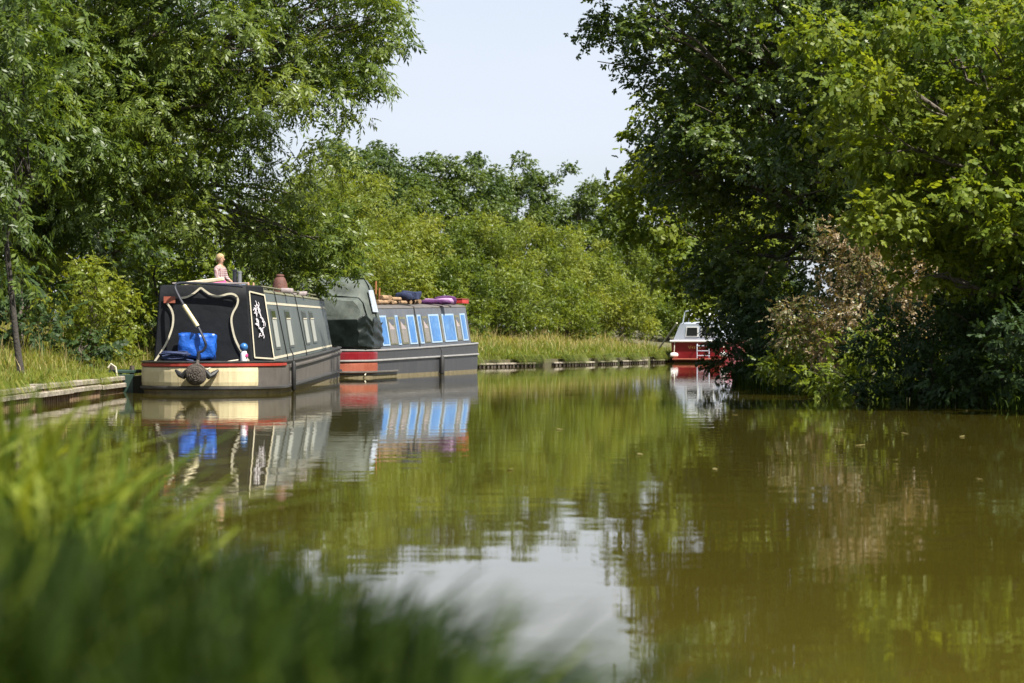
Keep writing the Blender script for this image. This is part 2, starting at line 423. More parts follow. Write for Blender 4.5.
ys = np.concatenate([[-400, -200, -90, -40, -20, -10], np.arange(-6, 130, .5), [133, 138, 145, 155, 170, 190, 220, 260, 320, 420, 900, 2500]])
D = np.array([0, .12, .3, .6, 1, 1.5, 2.1, 2.8, 3.6, 4.6, 6, 8, 11, 15, 20, 28, 40, 60, 100, 200, 500, 2500.])
gm = MB()
rows = []
for y in ys:
    l, r = float(le(y)), float(re_(y))
    row = []
    for d in D[::-1]:
        z = float(gz_left(d, y, l - d)); row.append((l - d, y, z))
    row.append((l + .02, y, -.8)); row.append((r - .02, y, -.8))
    for d in D:
        row.append((r + d, y, float(gz_right(d, y, r + d))))
    rows.append(row)
gm.loft(rows, closed=False, caps=False)
g = gm.build('ground', M['soil'], smooth=True); tag(g, kind='structure')
wm = MB()
wx = [-60, -12, 12, 60, 700]; 
wm.add([(-40, -60, 0), (90, -60, 0), (90, 150, 0), (-40, 150, 0)], [(0, 1, 2, 3)])
w = wm.build('water', M['water']); tag(w, kind='structure')

# ------------------------------------------------------------------ foliage
def sprig(n, length, ll, lw, fold=.25, curl=.25, seed=0, whorl=False):
    """a leafy shoot along +X, upper side +Z: n lance- or egg-shaped leaves, four corners each"""
    r = np.random.default_rng(seed); out = []
    for i in range(n):
        t = (i // 2 + .6) / (n / 2 + .3) if not whorl else .55 + .45 * r.random()
        side = 1 if i % 2 else -1
        if i == n - 1: t, ang = 1.0, 0.0
        else: ang = side * (math.radians(58) + r.normal() * .25)
        if whorl: ang = 2 * PI * i / n + r.normal() * .3
        base = np.array([t * length, 0, -curl * length * t * t * .5])
        d = np.array([math.cos(ang), math.sin(ang), -.22 + r.normal() * .12]); d /= np.linalg.norm(d)
        up = np.array([r.normal() * .2, r.normal() * .2, 1.]); s_ = np.cross(up, d); s_ /= np.linalg.norm(s_)
        up = np.cross(d, s_)
        L = ll * (.75 + .5 * r.random()); w_ = lw * (.8 + .4 * r.random())
        out += [base, base + d * L * .5 + s_ * w_ / 2 - up * fold * w_, base + d * L - up * curl * L * .5, base + d * L * .5 - s_ * w_ / 2 - up * fold * w_]
    return np.array(out)

SPR = {
    'ash': [sprig(11, .26, .115, .040, seed=i, curl=.5) for i in range(4)],
    'oak': [sprig(8, .12, .12, .07, seed=10 + i, whorl=True) for i in range(4)],
    'maple': [sprig(8, .20, .11, .085, seed=20 + i, curl=.4) for i in range(4)],
    'willow': [sprig(10, .34, .13, .038, seed=30 + i, curl=.5) for i in range(4)],
    'hazel': [sprig(8, .24, .10, .07, seed=40 + i, curl=.3) for i in range(4)],
}

def norm(a): return a / np.maximum(np.linalg.norm(a, axis=-1, keepdims=True), 1e-9)

def place(tmpls, P, dirs, ups, scl, r, vbase=None, vs=.28):
    """sprigs put at P, shoot axis along dirs, leaf tops toward ups"""
    Vs, vv = [], []
    which = r.integers(0, len(tmpls), len(P))
    X = norm(dirs); Yv = norm(np.cross(ups, X)); Z = np.cross(X, Yv)
    if vbase is None: vbase = np.full(len(P), .45)
    for k, T in enumerate(tmpls):
        i = np.nonzero(which == k)[0]
        if not len(i): continue
        q = T[None, :, :] * scl[i][:, None, None]
        V = P[i][:, None, :] + q[..., 0:1] * X[i][:, None, :] + q[..., 1:2] * Yv[i][:, None, :] + q[..., 2:3] * Z[i][:, None, :]
        Vs.append(V.reshape(-1, 3))
        nl = len(T) // 4
        vv.append(np.clip(np.repeat(vbase[i], nl) + r.normal(size=len(i) * nl) * vs * .6, 0, 1))
    return np.concatenate(Vs), np.concatenate(vv)

def subblobs(r, center, radii, n, srel=(.22, .38), shell=(.45, .95), zmin=-1., ok=None):
    """foliage masses spread through an egg-shaped crown"""
    out = []; tries = 0
    while len(out) < n and tries < n * 60:
        tries += 1
        d = r.normal(size=3); d /= np.linalg.norm(d)
        if d[2] < zmin: continue
        rad = r.uniform(*shell)
        c = np.array(center) + d * rad * np.array(radii)
        if ok is not None and not ok(c): continue
        s = r.uniform(*srel) * float(np.mean(radii)) * (1.1 - .25 * rad)
        if any(np.linalg.norm(c - o[0]) < .55 * (s + o[1]) for o in out): continue
        out.append((c, s))
    return out

def leaves_for(blobs, kind, dens, r, scale=1.0, flat=.8, droop=.35, jit=.25, vmean=.45, vamp=.18, low=-.75, out=.55):
    """sprigs in the outer part of every foliage mass, few below"""
    Ps, Ds, Us, Ss, Vb = [], [], [], [], []
    for c, s in blobs:
        n = max(6, int(dens * s * s * (.8 + .4 * r.random())))
        d = norm(r.normal(size=(n * 2, 3)))
        d = d[d[:, 2] > low + .5 * r.random(len(d))][:n]
        rad = s * (1 - .62 * r.random(len(d)) ** 1.6) * (1 + jit * r.normal(size=len(d)) * .5)
        # uneven outline: lobes along a few directions
        k = norm(r.normal(size=(5, 3)))
        lob = np.max(d @ k.T, axis=1)
        rad *= .72 + .42 * np.clip(lob, 0, 1) ** 2
        p = c + d * rad[:, None] * np.array([1, 1, flat])
        dirn = d * .8 + r.normal(size=d.shape) * .55; dirn[:, 2] -= droop
        up = np.array([0, 0, 1.]) * .6 + d * out * 1.3 + r.normal(size=d.shape) * .28
        Ps.append(p); Ds.append(dirn); Us.append(up); Ss.append(scale * r.uniform(.75, 1.25, len(d)))
        Vb.append(np.clip(vmean + vamp * r.normal() + np.zeros(len(d)), .02, .98))
    return place(SPR[kind], np.concatenate(Ps), np.concatenate(Ds), np.concatenate(Us), np.concatenate(Ss), r, np.concatenate(Vb))

def wob(r, a, b, n, amp, sag=0.0):
    a, b = np.array(a, float), np.array(b, float)
    L = np.linalg.norm(b - a); P = []
    for i in range(n + 1):
        t = i / n
        p = a + (b - a) * t + (r.normal(size=3) * amp * L * math.sin(PI * t))
        p[2] += sag * L * math.sin(PI * t)
        P.append(p)
    return P

def woody(r, base, top, r0, blobs, frac=(.25, .95), limb_r=.35, lean=None, nlimb=None, twigs=2):
    """tapered trunk with limbs that reach the foliage masses, and twigs inside them"""
    mb = MB()
    base = np.array(base, float); top = np.array(top, float)
    T = wob(r, base - np.array([0, 0, .25]), top, 8, .035)
    R = [r0 * (1.35 if i == 0 else 1 - .85 * i / 8) for i in range(9)]
    mb.tube(T, R, 9)
    sel = blobs if nlimb is None else [blobs[i] for i in r.permutation(len(blobs))[:nlimb]]
    for c, s in sel:
        h = (c[2] - base[2]) / max(top[2] - base[2], .1)
        t = float(np.clip(h * .75 - .12 + r.normal() * .06, *frac))
        i = t * 8; k = min(int(i), 7); a = T[k] + (T[k + 1] - T[k]) * (i - k)
        rr = max(.012, r0 * (1 - .85 * t) * limb_r * (1.0 if np.linalg.norm(c - a) > 1.5 else .7))
        pts = wob(r, a, c, 6, .045, .08)
        mb.tube(pts, [rr * (1 - .8 * j / 6) for j in range(7)], 6, cap=False)
        for q in range(twigs):
            e = c + norm(r.normal(size=3)) * s * .8
            mb.tube(wob(r, pts[4], e, 3, .08), [rr * .35, rr * .25, rr * .18, rr * .1], 4, cap=False)
    return mb

def tree(name, label, cat, base, top, r0, blobs, kind, mat, dens, r, scale=1.0, bark='bark', group=None, nlimb=None, crown='crown', stem='trunk', extra=None, twigs=2, **kw):
    root = empty(name, base)
    tag(root, label, cat, group)
    inv = Vector(base)
    V, v = leaves_for(blobs, kind, dens, r, scale, **kw)
    if extra is not None:
        V = np.concatenate([V, extra[0]]); v = np.concatenate([v, extra[1]])
    V = V - np.array(base)
    link(crown, quads_mesh(crown, V, 4, M[mat], v), root)
    mb = woody(r, base, top, r0, blobs, nlimb=nlimb, twigs=twigs)
    mb.v = [(p[0] - base[0], p[1] - base[1], p[2] - base[2]) for p in mb.v]
    mb.build(stem, M[bark], root, smooth=True)
    return root

def gz(x, y): return float(ground_z(x, y))

# ---- left bank: the big ash that overhangs the boats
def px_of(c): return 512 + F * c[0] / c[1], 341.5 - F * (c[2] - CH) / c[1]
r = np.random.default_rng(11)
def ok_ash(c):
    px, py = px_of(c)
    lim = np.interp(py, [-400, 0, 60, 150, 230, 262, 300], [420, 400, 372, 345, 325, 300, 40])     # where the hanging boughs end over the water
    if px > lim: return False
    if py > np.interp(px, [-60, 0, 60, 110, 200, 260, 340], [255, 245, 230, 225, 238, 258, 268]): return False
    return True
ash_base = (-9.6, 45.5, gz(-9.6, 45.5))
bl = subblobs(r, (-6.9, 45.0, 6.5), (5.4, 4.0, 5.0), 170, (.12, .22), (.2, 1.0), ok=ok_ash)
bl += subblobs(np.random.default_rng(13), (-8.6, 43.8, 4.9), (3.2, 2.2, 2.9), 60, (.2, .34), (.1, 1.0), ok=ok_ash)
# boughs that hang low between the two boats
bl += subblobs(np.random.default_rng(14), (-4.1, 47.4, 2.6), (1.7, 1.1, 1.1), 46, (.22, .34), (.05, 1.0), ok=lambda c: px_of(c)[1] < np.interp(px_of(c)[0], [225, 262, 300, 335, 350, 372], [248, 276, 296, 292, 268, 215]))
def keep_lit(c):
    for q in ((-4.3, 47.4, 2.6), (-3.6, 47.4, 3.0), (-4.9, 47.2, 2.8), (-7.0, 40.6, 1.8)):
        v = np.array(c) - np.array(q); t = v @ np.array(SUN)
        if t > .6 and np.linalg.norm(v - t * np.array(SUN)) < .75: return False
    return True
bl = [(c, q) for c, q in bl if keep_lit(c)]
bl += subblobs(np.random.default_rng(15), (-2.75, 45.2, 6.3), (1.25, 1.6, 1.6), 26, (.22, .36), (.05, 1.0), ok=lambda c: px_of(c)[0] < np.interp(px_of(c)[1], [-60, 0, 60, 110, 150], [408, 403, 388, 370, 345]))
tree('ash_tree', 'large ash tree with arching boughs hanging over the black narrowboat', 'tree', ash_base, (-7.2, 45.0, 10.5), .26, bl, 'ash', 'ash', 200, r,
     droop=.55, vmean=.52, vamp=.24, nlimb=60, flat=.85, scale=.86, out=.9)

r = np.random.default_rng(12)
b0 = (-6.35, 31.5, gz(-6.35, 31.5))
bl = subblobs(r, (-6.8, 31.8, 3.5), (1.5, 1.6, 3.0), 90, (.18, .30), (.1, 1.0), ok=lambda c: px_of(c)[0] < np.interp(px_of(c)[1], [0, 120, 200, 300], [60, 45, 30, 20]) and px_of(c)[1] < 285)
tree('shaded_ash_tree', 'dark slender tree at the left edge of the bank, its bare lower trunk showing', 'tree', b0, (-6.6, 31.8, 7.5), .045, bl, 'ash', 'ash', 125, r, vmean=.3, nlimb=24, droop=.5, scale=.9, bark='bark_shaded')
# dense backing trees on the left bank
for i, (x, y, h, lab) in enumerate(((-12.2, 50, 9.5, 'dense green tree behind the big ash, at the left edge of the photo'),
                                    (-9.2, 56, 10, 'dense green tree standing between the big ash and the hedge'),
                                    (-13.5, 62, 11, 'tall tree at the back of the left bank behind the ash'))):
    r = np.random.default_rng(60 + i)
    bs = (x, y, gz(x, y))
    bl = subblobs(r, (x, y, h * .52), (2.9, 2.6, h * .46), 46, (.2, .32), (.35, 1))
    tree('backing_tree', lab, 'tree', bs, (x, y, h * .85), .2, bl, 'hazel', 'oak' if i != 1 else 'hazel', 90, r, scale=1.35, vmean=.45, nlimb=14, group='trees at the back of the left bank')

# ---- bushes on the left bank
def bush(name, label, x, y, rx, ry, h, kind, mat, dens, seed, n=22, scale=1.0, group=None, vmean=.5, vamp=.16, base_z=None, **kw):
    r = np.random.default_rng(seed)
    z0 = gz(x, y) if base_z is None else base_z
    bl = subblobs(r, (x, y, z0 + h * .42), (rx, ry, h * .5), n, kw.pop('srel', (.24, .40)), (.3, 1.0), zmin=-.85)
    bl = [(c, s) for c, s in bl if c[2] > z0 + .1]
    return tree(name, label, 'bush', (x, y, z0), (x, y, z0 + h * .7), .05 + .012 * h, bl, kind, mat, dens, r, scale, nlimb=10, crown='foliage', stem='stem', group=group, vmean=vmean, vamp=vamp, low=-.95, **kw)

bush('sunlit_bush', 'bright yellow-green bush on the bank left of the black narrowboat', -7.0, 40.6, .85, 1.1, 1.95, 'hazel', 'hazel', 520, 70, 38, .48, vmean=.88, out=.9)
bush('sunlit_bush', 'low rounded green bush right behind the stern of the black narrowboat', -7.0, 47.5, 1.2, 1.0, 2.6, 'hazel', 'hazel', 200, 71, 22, .8, vmean=.55)
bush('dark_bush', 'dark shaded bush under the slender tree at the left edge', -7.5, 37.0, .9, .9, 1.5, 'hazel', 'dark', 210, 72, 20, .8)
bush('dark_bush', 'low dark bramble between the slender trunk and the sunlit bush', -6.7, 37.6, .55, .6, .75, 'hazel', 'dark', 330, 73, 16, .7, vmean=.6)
bush('bank_bush', 'tall leafy bush behind the middle of the black narrowboat, under the ash', -7.6, 57, 2.4, 1.8, 4.2, 'hazel', 'hazel', 130, 74, 34, 1.0, vmean=.4)
bush('bank_bush', 'broad bush behind the dark green hood of the second narrowboat', -6.2, 66, 2.4, 1.8, 5.2, 'willow', 'willow', 120, 75, 38, 1.05, vmean=.4)

for i, (x, y, rr, h, lab) in enumerate(((-9.6, 44.0, 1.5, 3.0, 'dense bush under the ash near the left edge of the photo'), (-8.7, 51, 1.6, 3.4, 'dense bush under the ash above the stern canvas'),
                                        (-11.6, 56, 2.0, 4.2, 'dense bush far back under the ash at the left edge'), (-10.0, 60, 2.2, 4.6, 'dense bush far back behind the black narrowboat'))):
    bush('backing_bush', lab, x, y, rr, rr, h, 'hazel', 'oak' if i % 2 else 'hazel', 130, 80 + i, 34, .95, group='bushes under the ash', vmean=.5)
# ---- the far hedge: tall willow and hazel bushes behind the grassy far bank
hedge = [  # px of the middle, px of the top, distance, half width in m, kind, label
    (352, 152, 84, 2.4, 'willow', 'leftmost tall bush of the far hedge, beside the ash'),
    (398, 176, 88, 2.3, 'willow', 'tall yellow-green bush of the far hedge above the log pile'),
    (446, 196, 90, 2.2, 'hazel', 'rounded bush of the far hedge above the blue window panels'),
    (392, 236, 79, 1.8, 'willow', 'lower leafy bush of the hedge right behind the second narrowboat'),
    (492, 190, 91, 2.1, 'willow', 'pale yellow-green bush of the far hedge just right of the second narrowboat'),
    (450, 248, 80, 1.7, 'hazel', 'low bush of the hedge behind the bow of the second narrowboat'),
    (540, 212, 94, 2.0, 'hazel', 'dense bush in the middle of the far hedge, behind the grassy bank'),
    (512, 258, 84, 1.6, 'willow', 'low feathery bush at the foot of the hedge near the bow'),
    (582, 226, 97, 2.0, 'willow', 'bush of the far hedge under the lowest dip of the skyline'),
    (566, 272, 89, 1.6, 'hazel', 'low bush at the foot of the middle of the hedge'),
    (628, 216, 100, 2.1, 'hazel', 'bush of the far hedge left of the red cruiser'),
    (622, 270, 94, 1.7, 'willow', 'low bush at the foot of the hedge, near the pale mooring pole'),
    (676, 222, 104, 2.4, 'willow', 'bush of the far hedge rising above the red cruiser'),
    (668, 285, 98, 1.6, 'hazel', 'low bush right behind the red cruiser'),
    (735, 200, 112, 3.0, 'hazel', 'rightmost bush of the far hedge, mostly behind the canal-side trees'),
]
for i, (px, pt, Y, hw, k, lab) in enumerate(hedge):
    x = (px - 512) / F * Y; top = CH + (341.5 - pt) / F * Y
    z0 = gz(x, Y)
    bush('hedge_bush', lab, x, Y, hw * .92, hw * .75, top - z0, 'hazel', k, 640, 100 + i, 62, .52, out=1.3, flat=.92, droop=.15, group='tall bushes of the far hedge', vmean=.50 + .24 * math.sin(i * 2.4), vamp=.24, srel=(.18, .33), jit=.12)

# ---- dark oaks beyond the hedge
oaks = [(345, 138, 108, 3.4, 'dark oak at the left end of the row beyond the hedge, next to the ash'),
        (388, 146, 118, 2.8, 'dark oak second from the left beyond the hedge'),
        (440, 138, 122, 3.2, 'broad dark oak with the highest top left of the middle of the skyline'),
        (490, 158, 126, 2.6, 'dark oak in the middle of the skyline, lower than the trees beside it'),
        (530, 143, 132, 2.2, 'slim tree with a pointed top in the middle of the skyline'),
        (578, 170, 136, 2.4, 'small dark tree at the right end of the skyline'),
        (612, 182, 140, 3.0, 'dark tree beside the big canal-side trees, at the lowest part of the skyline'),
        (665, 165, 140, 4.0, 'far dark tree behind the tall canal-side trees')]
for i, (px, pt, Y, hw, lab) in enumerate(oaks):
    r = np.random.default_rng(200 + i)
    x = (px - 512) / F * Y; top = CH + (341.5 - pt) / F * Y; z0 = gz(x, Y)
    bl = subblobs(r, (x, Y, z0 + (top - z0) * .56), (hw, hw, (top - z0) * .47), 44, (.18, .30), (.35, 1))
    tree('oak_tree', lab, 'tree', (x, Y, z0), (x, Y, z0 + (top - z0) * .8), .22, bl, 'oak', 'oak', 380, r, scale=.82, group='dark oaks beyond the hedge', nlimb=14, vmean=.36 + .15 * (i % 3), jit=.25, out=1.0)

# ---- right bank
r = np.random.default_rng(31)
def ok_r1(c):
    px, py = px_of(c)
    return px > np.interp(py, [-500, -60, 0, 40, 90, 130, 200, 300, 380], [545, 562, 572, 612, 655, 662, 672, 708, 740])
b0 = (6.6, 44.5, gz(6.6, 44.5))
bl = subblobs(r, (5.0, 43.5, 5.6), (4.9, 3.2, 5.2), 170, (.11, .20), (.25, 1.0), ok=ok_r1)
tree('canal_side_oak', 'tall dark oak leaning over the water at the bend, its high boughs against the sky', 'tree', b0, (5.6, 43.5, 9.8), .30, bl, 'oak', 'oak', 400, r, vmean=.58, nlimb=70, jit=.24, scale=.62)
r = np.random.default_rng(32)
b0 = (6.3, 53, gz(6.3, 53))
bl = subblobs(r, (4.6, 53, 4.2), (2.6, 2.2, 3.6), 80, (.15, .25), (.2, 1.0), ok=lambda c: px_of(c)[0] > np.interp(px_of(c)[1], [90, 180, 240, 300, 340], [612, 616, 630, 676, 740]))
tree('sunlit_maple', 'sunlit yellow-green tree just behind the dark oak, above the red cruiser', 'tree', b0, (5.5, 53, 6.8), .16, bl, 'maple', 'maple', 220, r, scale=.9, vmean=.75, nlimb=24)
r = np.random.default_rng(33)
b0 = (6.6, 27.5, gz(6.6, 27.5))
def ok_r2(c):
    px, py = px_of(c)
    return px > np.interp(py, [-300, 0, 60, 150, 220, 320, 420], [790, 790, 800, 830, 880, 935, 955])
bl = subblobs(r, (5.9, 28.0, 2.75), (3.4, 2.6, 2.35), 110, (.15, .25), (.25, 1.0), ok=ok_r2)
tree('field_maple', 'big near maple filling the right edge, its upper leaves lit yellow-green', 'tree', b0, (6.2, 27.8, 4.6), .2, bl, 'maple', 'maple', 430, r, vmean=.72, vamp=.2, nlimb=44, scale=.6)
r = np.random.default_rng(34)
b0 = (7.3, 37.5, gz(7.3, 37.5))
bl = subblobs(r, (6.6, 37.5, 4.6), (2.9, 2.4, 4.6), 80, (.17, .27), (.25, 1.0), ok=lambda c: px_of(c)[0] > 735)
tree('canal_side_maple', 'dark green tree between the leaning oak and the big near maple', 'tree', b0, (6.8, 37.5, 8.4), .2, bl, 'maple', 'oak', 360, r, vmean=.6, nlimb=30, scale=.62)
# hawthorn with browned shoots
bush('hawthorn_bush', 'hawthorn with pinkish brown shoot tips at the water edge below the maples', 5.0, 34.5, 1.15, .9, 2.95, 'hazel', 'hawthorn', 860, 301, 44, .36, vmean=.56, vamp=.24, out=.9)
# undergrowth along the right waterline
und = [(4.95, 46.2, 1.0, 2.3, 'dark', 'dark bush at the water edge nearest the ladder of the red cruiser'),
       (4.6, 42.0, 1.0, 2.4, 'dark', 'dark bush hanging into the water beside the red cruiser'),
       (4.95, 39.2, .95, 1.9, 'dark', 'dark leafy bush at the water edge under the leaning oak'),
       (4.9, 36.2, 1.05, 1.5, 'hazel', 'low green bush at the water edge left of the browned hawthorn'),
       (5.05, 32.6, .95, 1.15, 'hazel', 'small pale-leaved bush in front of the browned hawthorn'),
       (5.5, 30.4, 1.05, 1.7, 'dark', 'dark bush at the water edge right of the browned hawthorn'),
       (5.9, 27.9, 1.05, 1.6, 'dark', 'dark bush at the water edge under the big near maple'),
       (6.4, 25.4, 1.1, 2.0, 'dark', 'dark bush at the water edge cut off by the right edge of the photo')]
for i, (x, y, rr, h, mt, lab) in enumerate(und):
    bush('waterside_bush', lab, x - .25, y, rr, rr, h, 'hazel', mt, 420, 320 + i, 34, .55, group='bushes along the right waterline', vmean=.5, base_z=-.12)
# trees behind the right bank that close the view and shade it
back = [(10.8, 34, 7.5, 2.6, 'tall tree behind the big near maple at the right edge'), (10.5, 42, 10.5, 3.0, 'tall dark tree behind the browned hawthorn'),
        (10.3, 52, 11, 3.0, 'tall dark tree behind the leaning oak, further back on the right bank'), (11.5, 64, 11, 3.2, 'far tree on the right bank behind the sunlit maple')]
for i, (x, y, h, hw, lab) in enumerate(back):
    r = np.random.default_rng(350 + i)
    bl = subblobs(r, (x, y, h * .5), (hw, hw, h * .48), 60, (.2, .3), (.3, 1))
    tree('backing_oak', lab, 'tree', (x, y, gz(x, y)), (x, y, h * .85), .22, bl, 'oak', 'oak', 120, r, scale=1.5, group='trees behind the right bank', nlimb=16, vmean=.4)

# ------------------------------------------------------------------ grass
def blades(P, h, wd, r, lean=.35, tip=.2, v=None):
    n = len(P); a = r.uniform(0, 2 * PI, n); ln = np.abs(r.normal(size=n)) * lean + .05
    d = np.stack([np.cos(a), np.sin(a), np.zeros(n)], 1); b = a + r.normal(size=n) * .6 + PI / 2
    s = np.stack([np.cos(b), np.sin(b), np.zeros(n)], 1) * (wd / 2)[:, None]
    up = np.array([0, 0, 1.])
    p1 = P + up * (h * .55)[:, None] + d * (h * ln * .28)[:, None]
    p2 = P + up * (h * (1 - .25 * ln))[:, None] + d * (h * ln)[:, None]
    Q = np.stack([P - s * .8, P + s * .8, p1 + s, p1 - s, p1 - s, p1 + s, p2 + s * tip, p2 - s * tip], 1)
    return Q.reshape(-1, 3), np.repeat(v, 2)

def grass(name, mat, P, h, wd, seed, v, lean=.35):
    r = np.random.default_rng(seed)
    V, vv = blades(P, h, wd, r, lean, v=v)
    o = link(name, quads_mesh(name, V, 4, M[mat], np.clip(vv, 0, 1)))
    return tag(o, kind='stuff')

# foreground grass on the near bank
r = np.random.default_rng(41)
def near_layer(name, n, y0, y1, back, env, noise, hbase, wd, seed, vfun, lean, thin):
    r = np.random.default_rng(seed)
    Y = y0 + (y1 - y0) * r.random(n); E = le(Y)
    X = E + .04 - (r.random(n) ** .8) * (back + .2 * Y)
    k = X > -.26 * Y - .3; X, Y = X[k], Y[k]
    cl = .5 + .5 * np.sin(X * 9.1 + 2.1 * np.sin(Y * 3.3 + seed)) * np.sin(Y * 5.7 + X * 3)
    k = r.random(len(X)) > thin * (1 - cl); X, Y, cl = X[k], Y[k], cl[k]
    Z = ground_z(X, Y); px = 512 + F * X / Y
    hm = CH - (np.interp(px, *env) + r.normal(size=len(X)) * noise - 341.5) / F * Y - Z
    h = np.minimum(hbase * (.5 + .7 * cl + .3 * r.random(len(X))), hm)
    k = h > .04
    return grass(name, 'grass', np.stack([X, Y, Z], 1)[k], h[k] * 1.05, (wd * (.6 + .8 * r.random(len(X))))[k], seed + 1, vfun(cl, X, Y, r)[k], lean)
near_layer('near_grass', 19000, 1.2, 3.0, .8, ([-300, 0, 60, 120, 170, 250, 310, 370, 440, 500, 560], [520, 535, 556, 540, 560, 566, 592, 630, 672, 712, 760]), 22, .50, .013, 42, lambda c, X, Y, r: -.05 + .95 * c ** 3 + .28 * r.normal(size=len(c)), 1.0, .9)  # low blade values paint in the shade here, clump peaks the sunlit patches
near_layer('bright_grass', 3600, 3.4, 6.4, .9, ([-300, 0, 40, 80, 125, 150, 170, 230, 400], [392, 400, 422, 442, 436, 495, 545, 570, 580]), 22, .60, .016, 44, lambda c, X, Y, r: .62 + .35 * c + .25 * r.normal(size=len(c)), .8, .97)  # high blade values paint these tufts as sunlit
# a few tall single stalks close to the lens
tallp = []
r = np.random.default_rng(43)
tp = np.array([(.165, 1.02), (.17, 1.04), (.13, 1.3), (.12, 1.36), (.10, 1.25), (.085, 1.4), (.105, 1.5)])
tz = ground_z(tp[:, 0], tp[:, 1])
th = np.array([.47, .44, .36, .39, .35, .33, .36])
o = grass('tall_grass', 'grass', np.column_stack([tp, tz]), th, np.full(len(tp), .006), 44, np.full(len(tp), .5), .25)

# left bank grass, lush by the edge and dry further up
def bank_grass(name, mat, n, y0, y1, dmax, hh, wd, seed, vfun, lean=.35, power=1.4):
    r = np.random.default_rng(seed)
    Y = r.uniform(y0, y1, n); d = dmax * r.random(n) ** power
    X = le(Y) - .05 - d
    Z = ground_z(X, Y)
    cl = .5 + .5 * np.sin(X * 2.3 + np.sin(Y * 1.1) * 2) * np.sin(Y * 1.9 + X)
    h = hh * (.35 + .8 * cl + .35 * r.random(n) ** 2) * (.65 + .35 * sm(0, 1, d))
    return grass(name, mat, np.stack([X, Y, Z], 1), h, wd * (.7 + .6 * r.random(n)), seed + 1, vfun(d, cl, r), lean)
bank_grass('bank_grass', 'bank', 60000, 22, 54, 5.5, .25, .012, 51, lambda d, c, r: .34 + .05 * d / 2 + .16 * r.normal(size=len(d)) + .12 * (c - .5))
bank_grass('far_bank_grass', 'bank', 46000, 56, 92, 6.5, .38, .022, 53, lambda d, c, r: .26 + .20 * sm(1.6, 3.6, d) + .16 * r.normal(size=len(d)) + .15 * (c - .5))
def overhang(name, y0, y1, n, L, wd, seed):
    r = np.random.default_rng(seed); Y = r.uniform(y0, y1, n)
    Y = Y[np.sin(Y * 1.9) + np.sin(Y * 4.3 + 1) * .8 + r.normal(size=n) * .5 > .1]; X = le(Y) + .06 * r.random(len(Y)); k = len(Y)
    t = np.stack([np.ones(k), -np.gradient(X, edge_order=1) * 0 - .25, np.zeros(k)], 1)
    P = np.stack([X, Y, .22 + .05 * r.random(k)], 1); s_ = np.array([.25, 1, 0]) * (wd / 2); l = L * (.5 + r.random(k))[:, None]
    a = r.normal(size=(k, 1)) * .5
    p1 = P + np.array([.10, 0, .10]) * (l / .3) * .6 + np.array([0, .12, 0]) * a; p2 = P + np.array([.19, 0, -.02]) * (l / .3) * .8 + np.array([0, .25, 0]) * a - np.array([0, 0, .25]) * l
    Q = np.stack([P - s_, P + s_, p1 + s_, p1 - s_, p1 - s_, p1 + s_, p2 + s_ * .2, p2 - s_ * .2], 1).reshape(-1, 3)
    o = link(name, quads_mesh(name, Q, 4, M['bank'], np.repeat(np.clip(.25 + .2 * r.normal(size=k), 0, 1), 2))); return tag(o, kind='stuff')
overhang('overhanging_grass', 21, 36, 2600, .24, .010, 81)
overhang('far_overhanging_grass', 66, 89, 5200, .42, .022, 82)
# tall seeding grass in pale drifts
bank_grass('dry_grass', 'straw', 1700, 24, 54, 4.2, .50, .007, 55, lambda d, c, r: r.random(len(d)), .3, .8)
bank_grass('far_dry_grass', 'straw', 2600, 62, 92, 5.5, .60, .013, 57, lambda d, c, r: r.random(len(d)), .35, .8)
# ground cover below the trees on the right bank
r = np.random.default_rng(59)
n = 9000; Y = r.uniform(22, 56, n); X = re_(Y) + .02 + 2.2 * r.random(n) ** 1.5
o = grass('waterside_grass', 'grass', np.stack([X, Y, ground_z(X, Y)], 1), .22 + .25 * r.random(n), .010 + .008 * r.random(n), 60, .3 + .2 * r.normal(size=n))

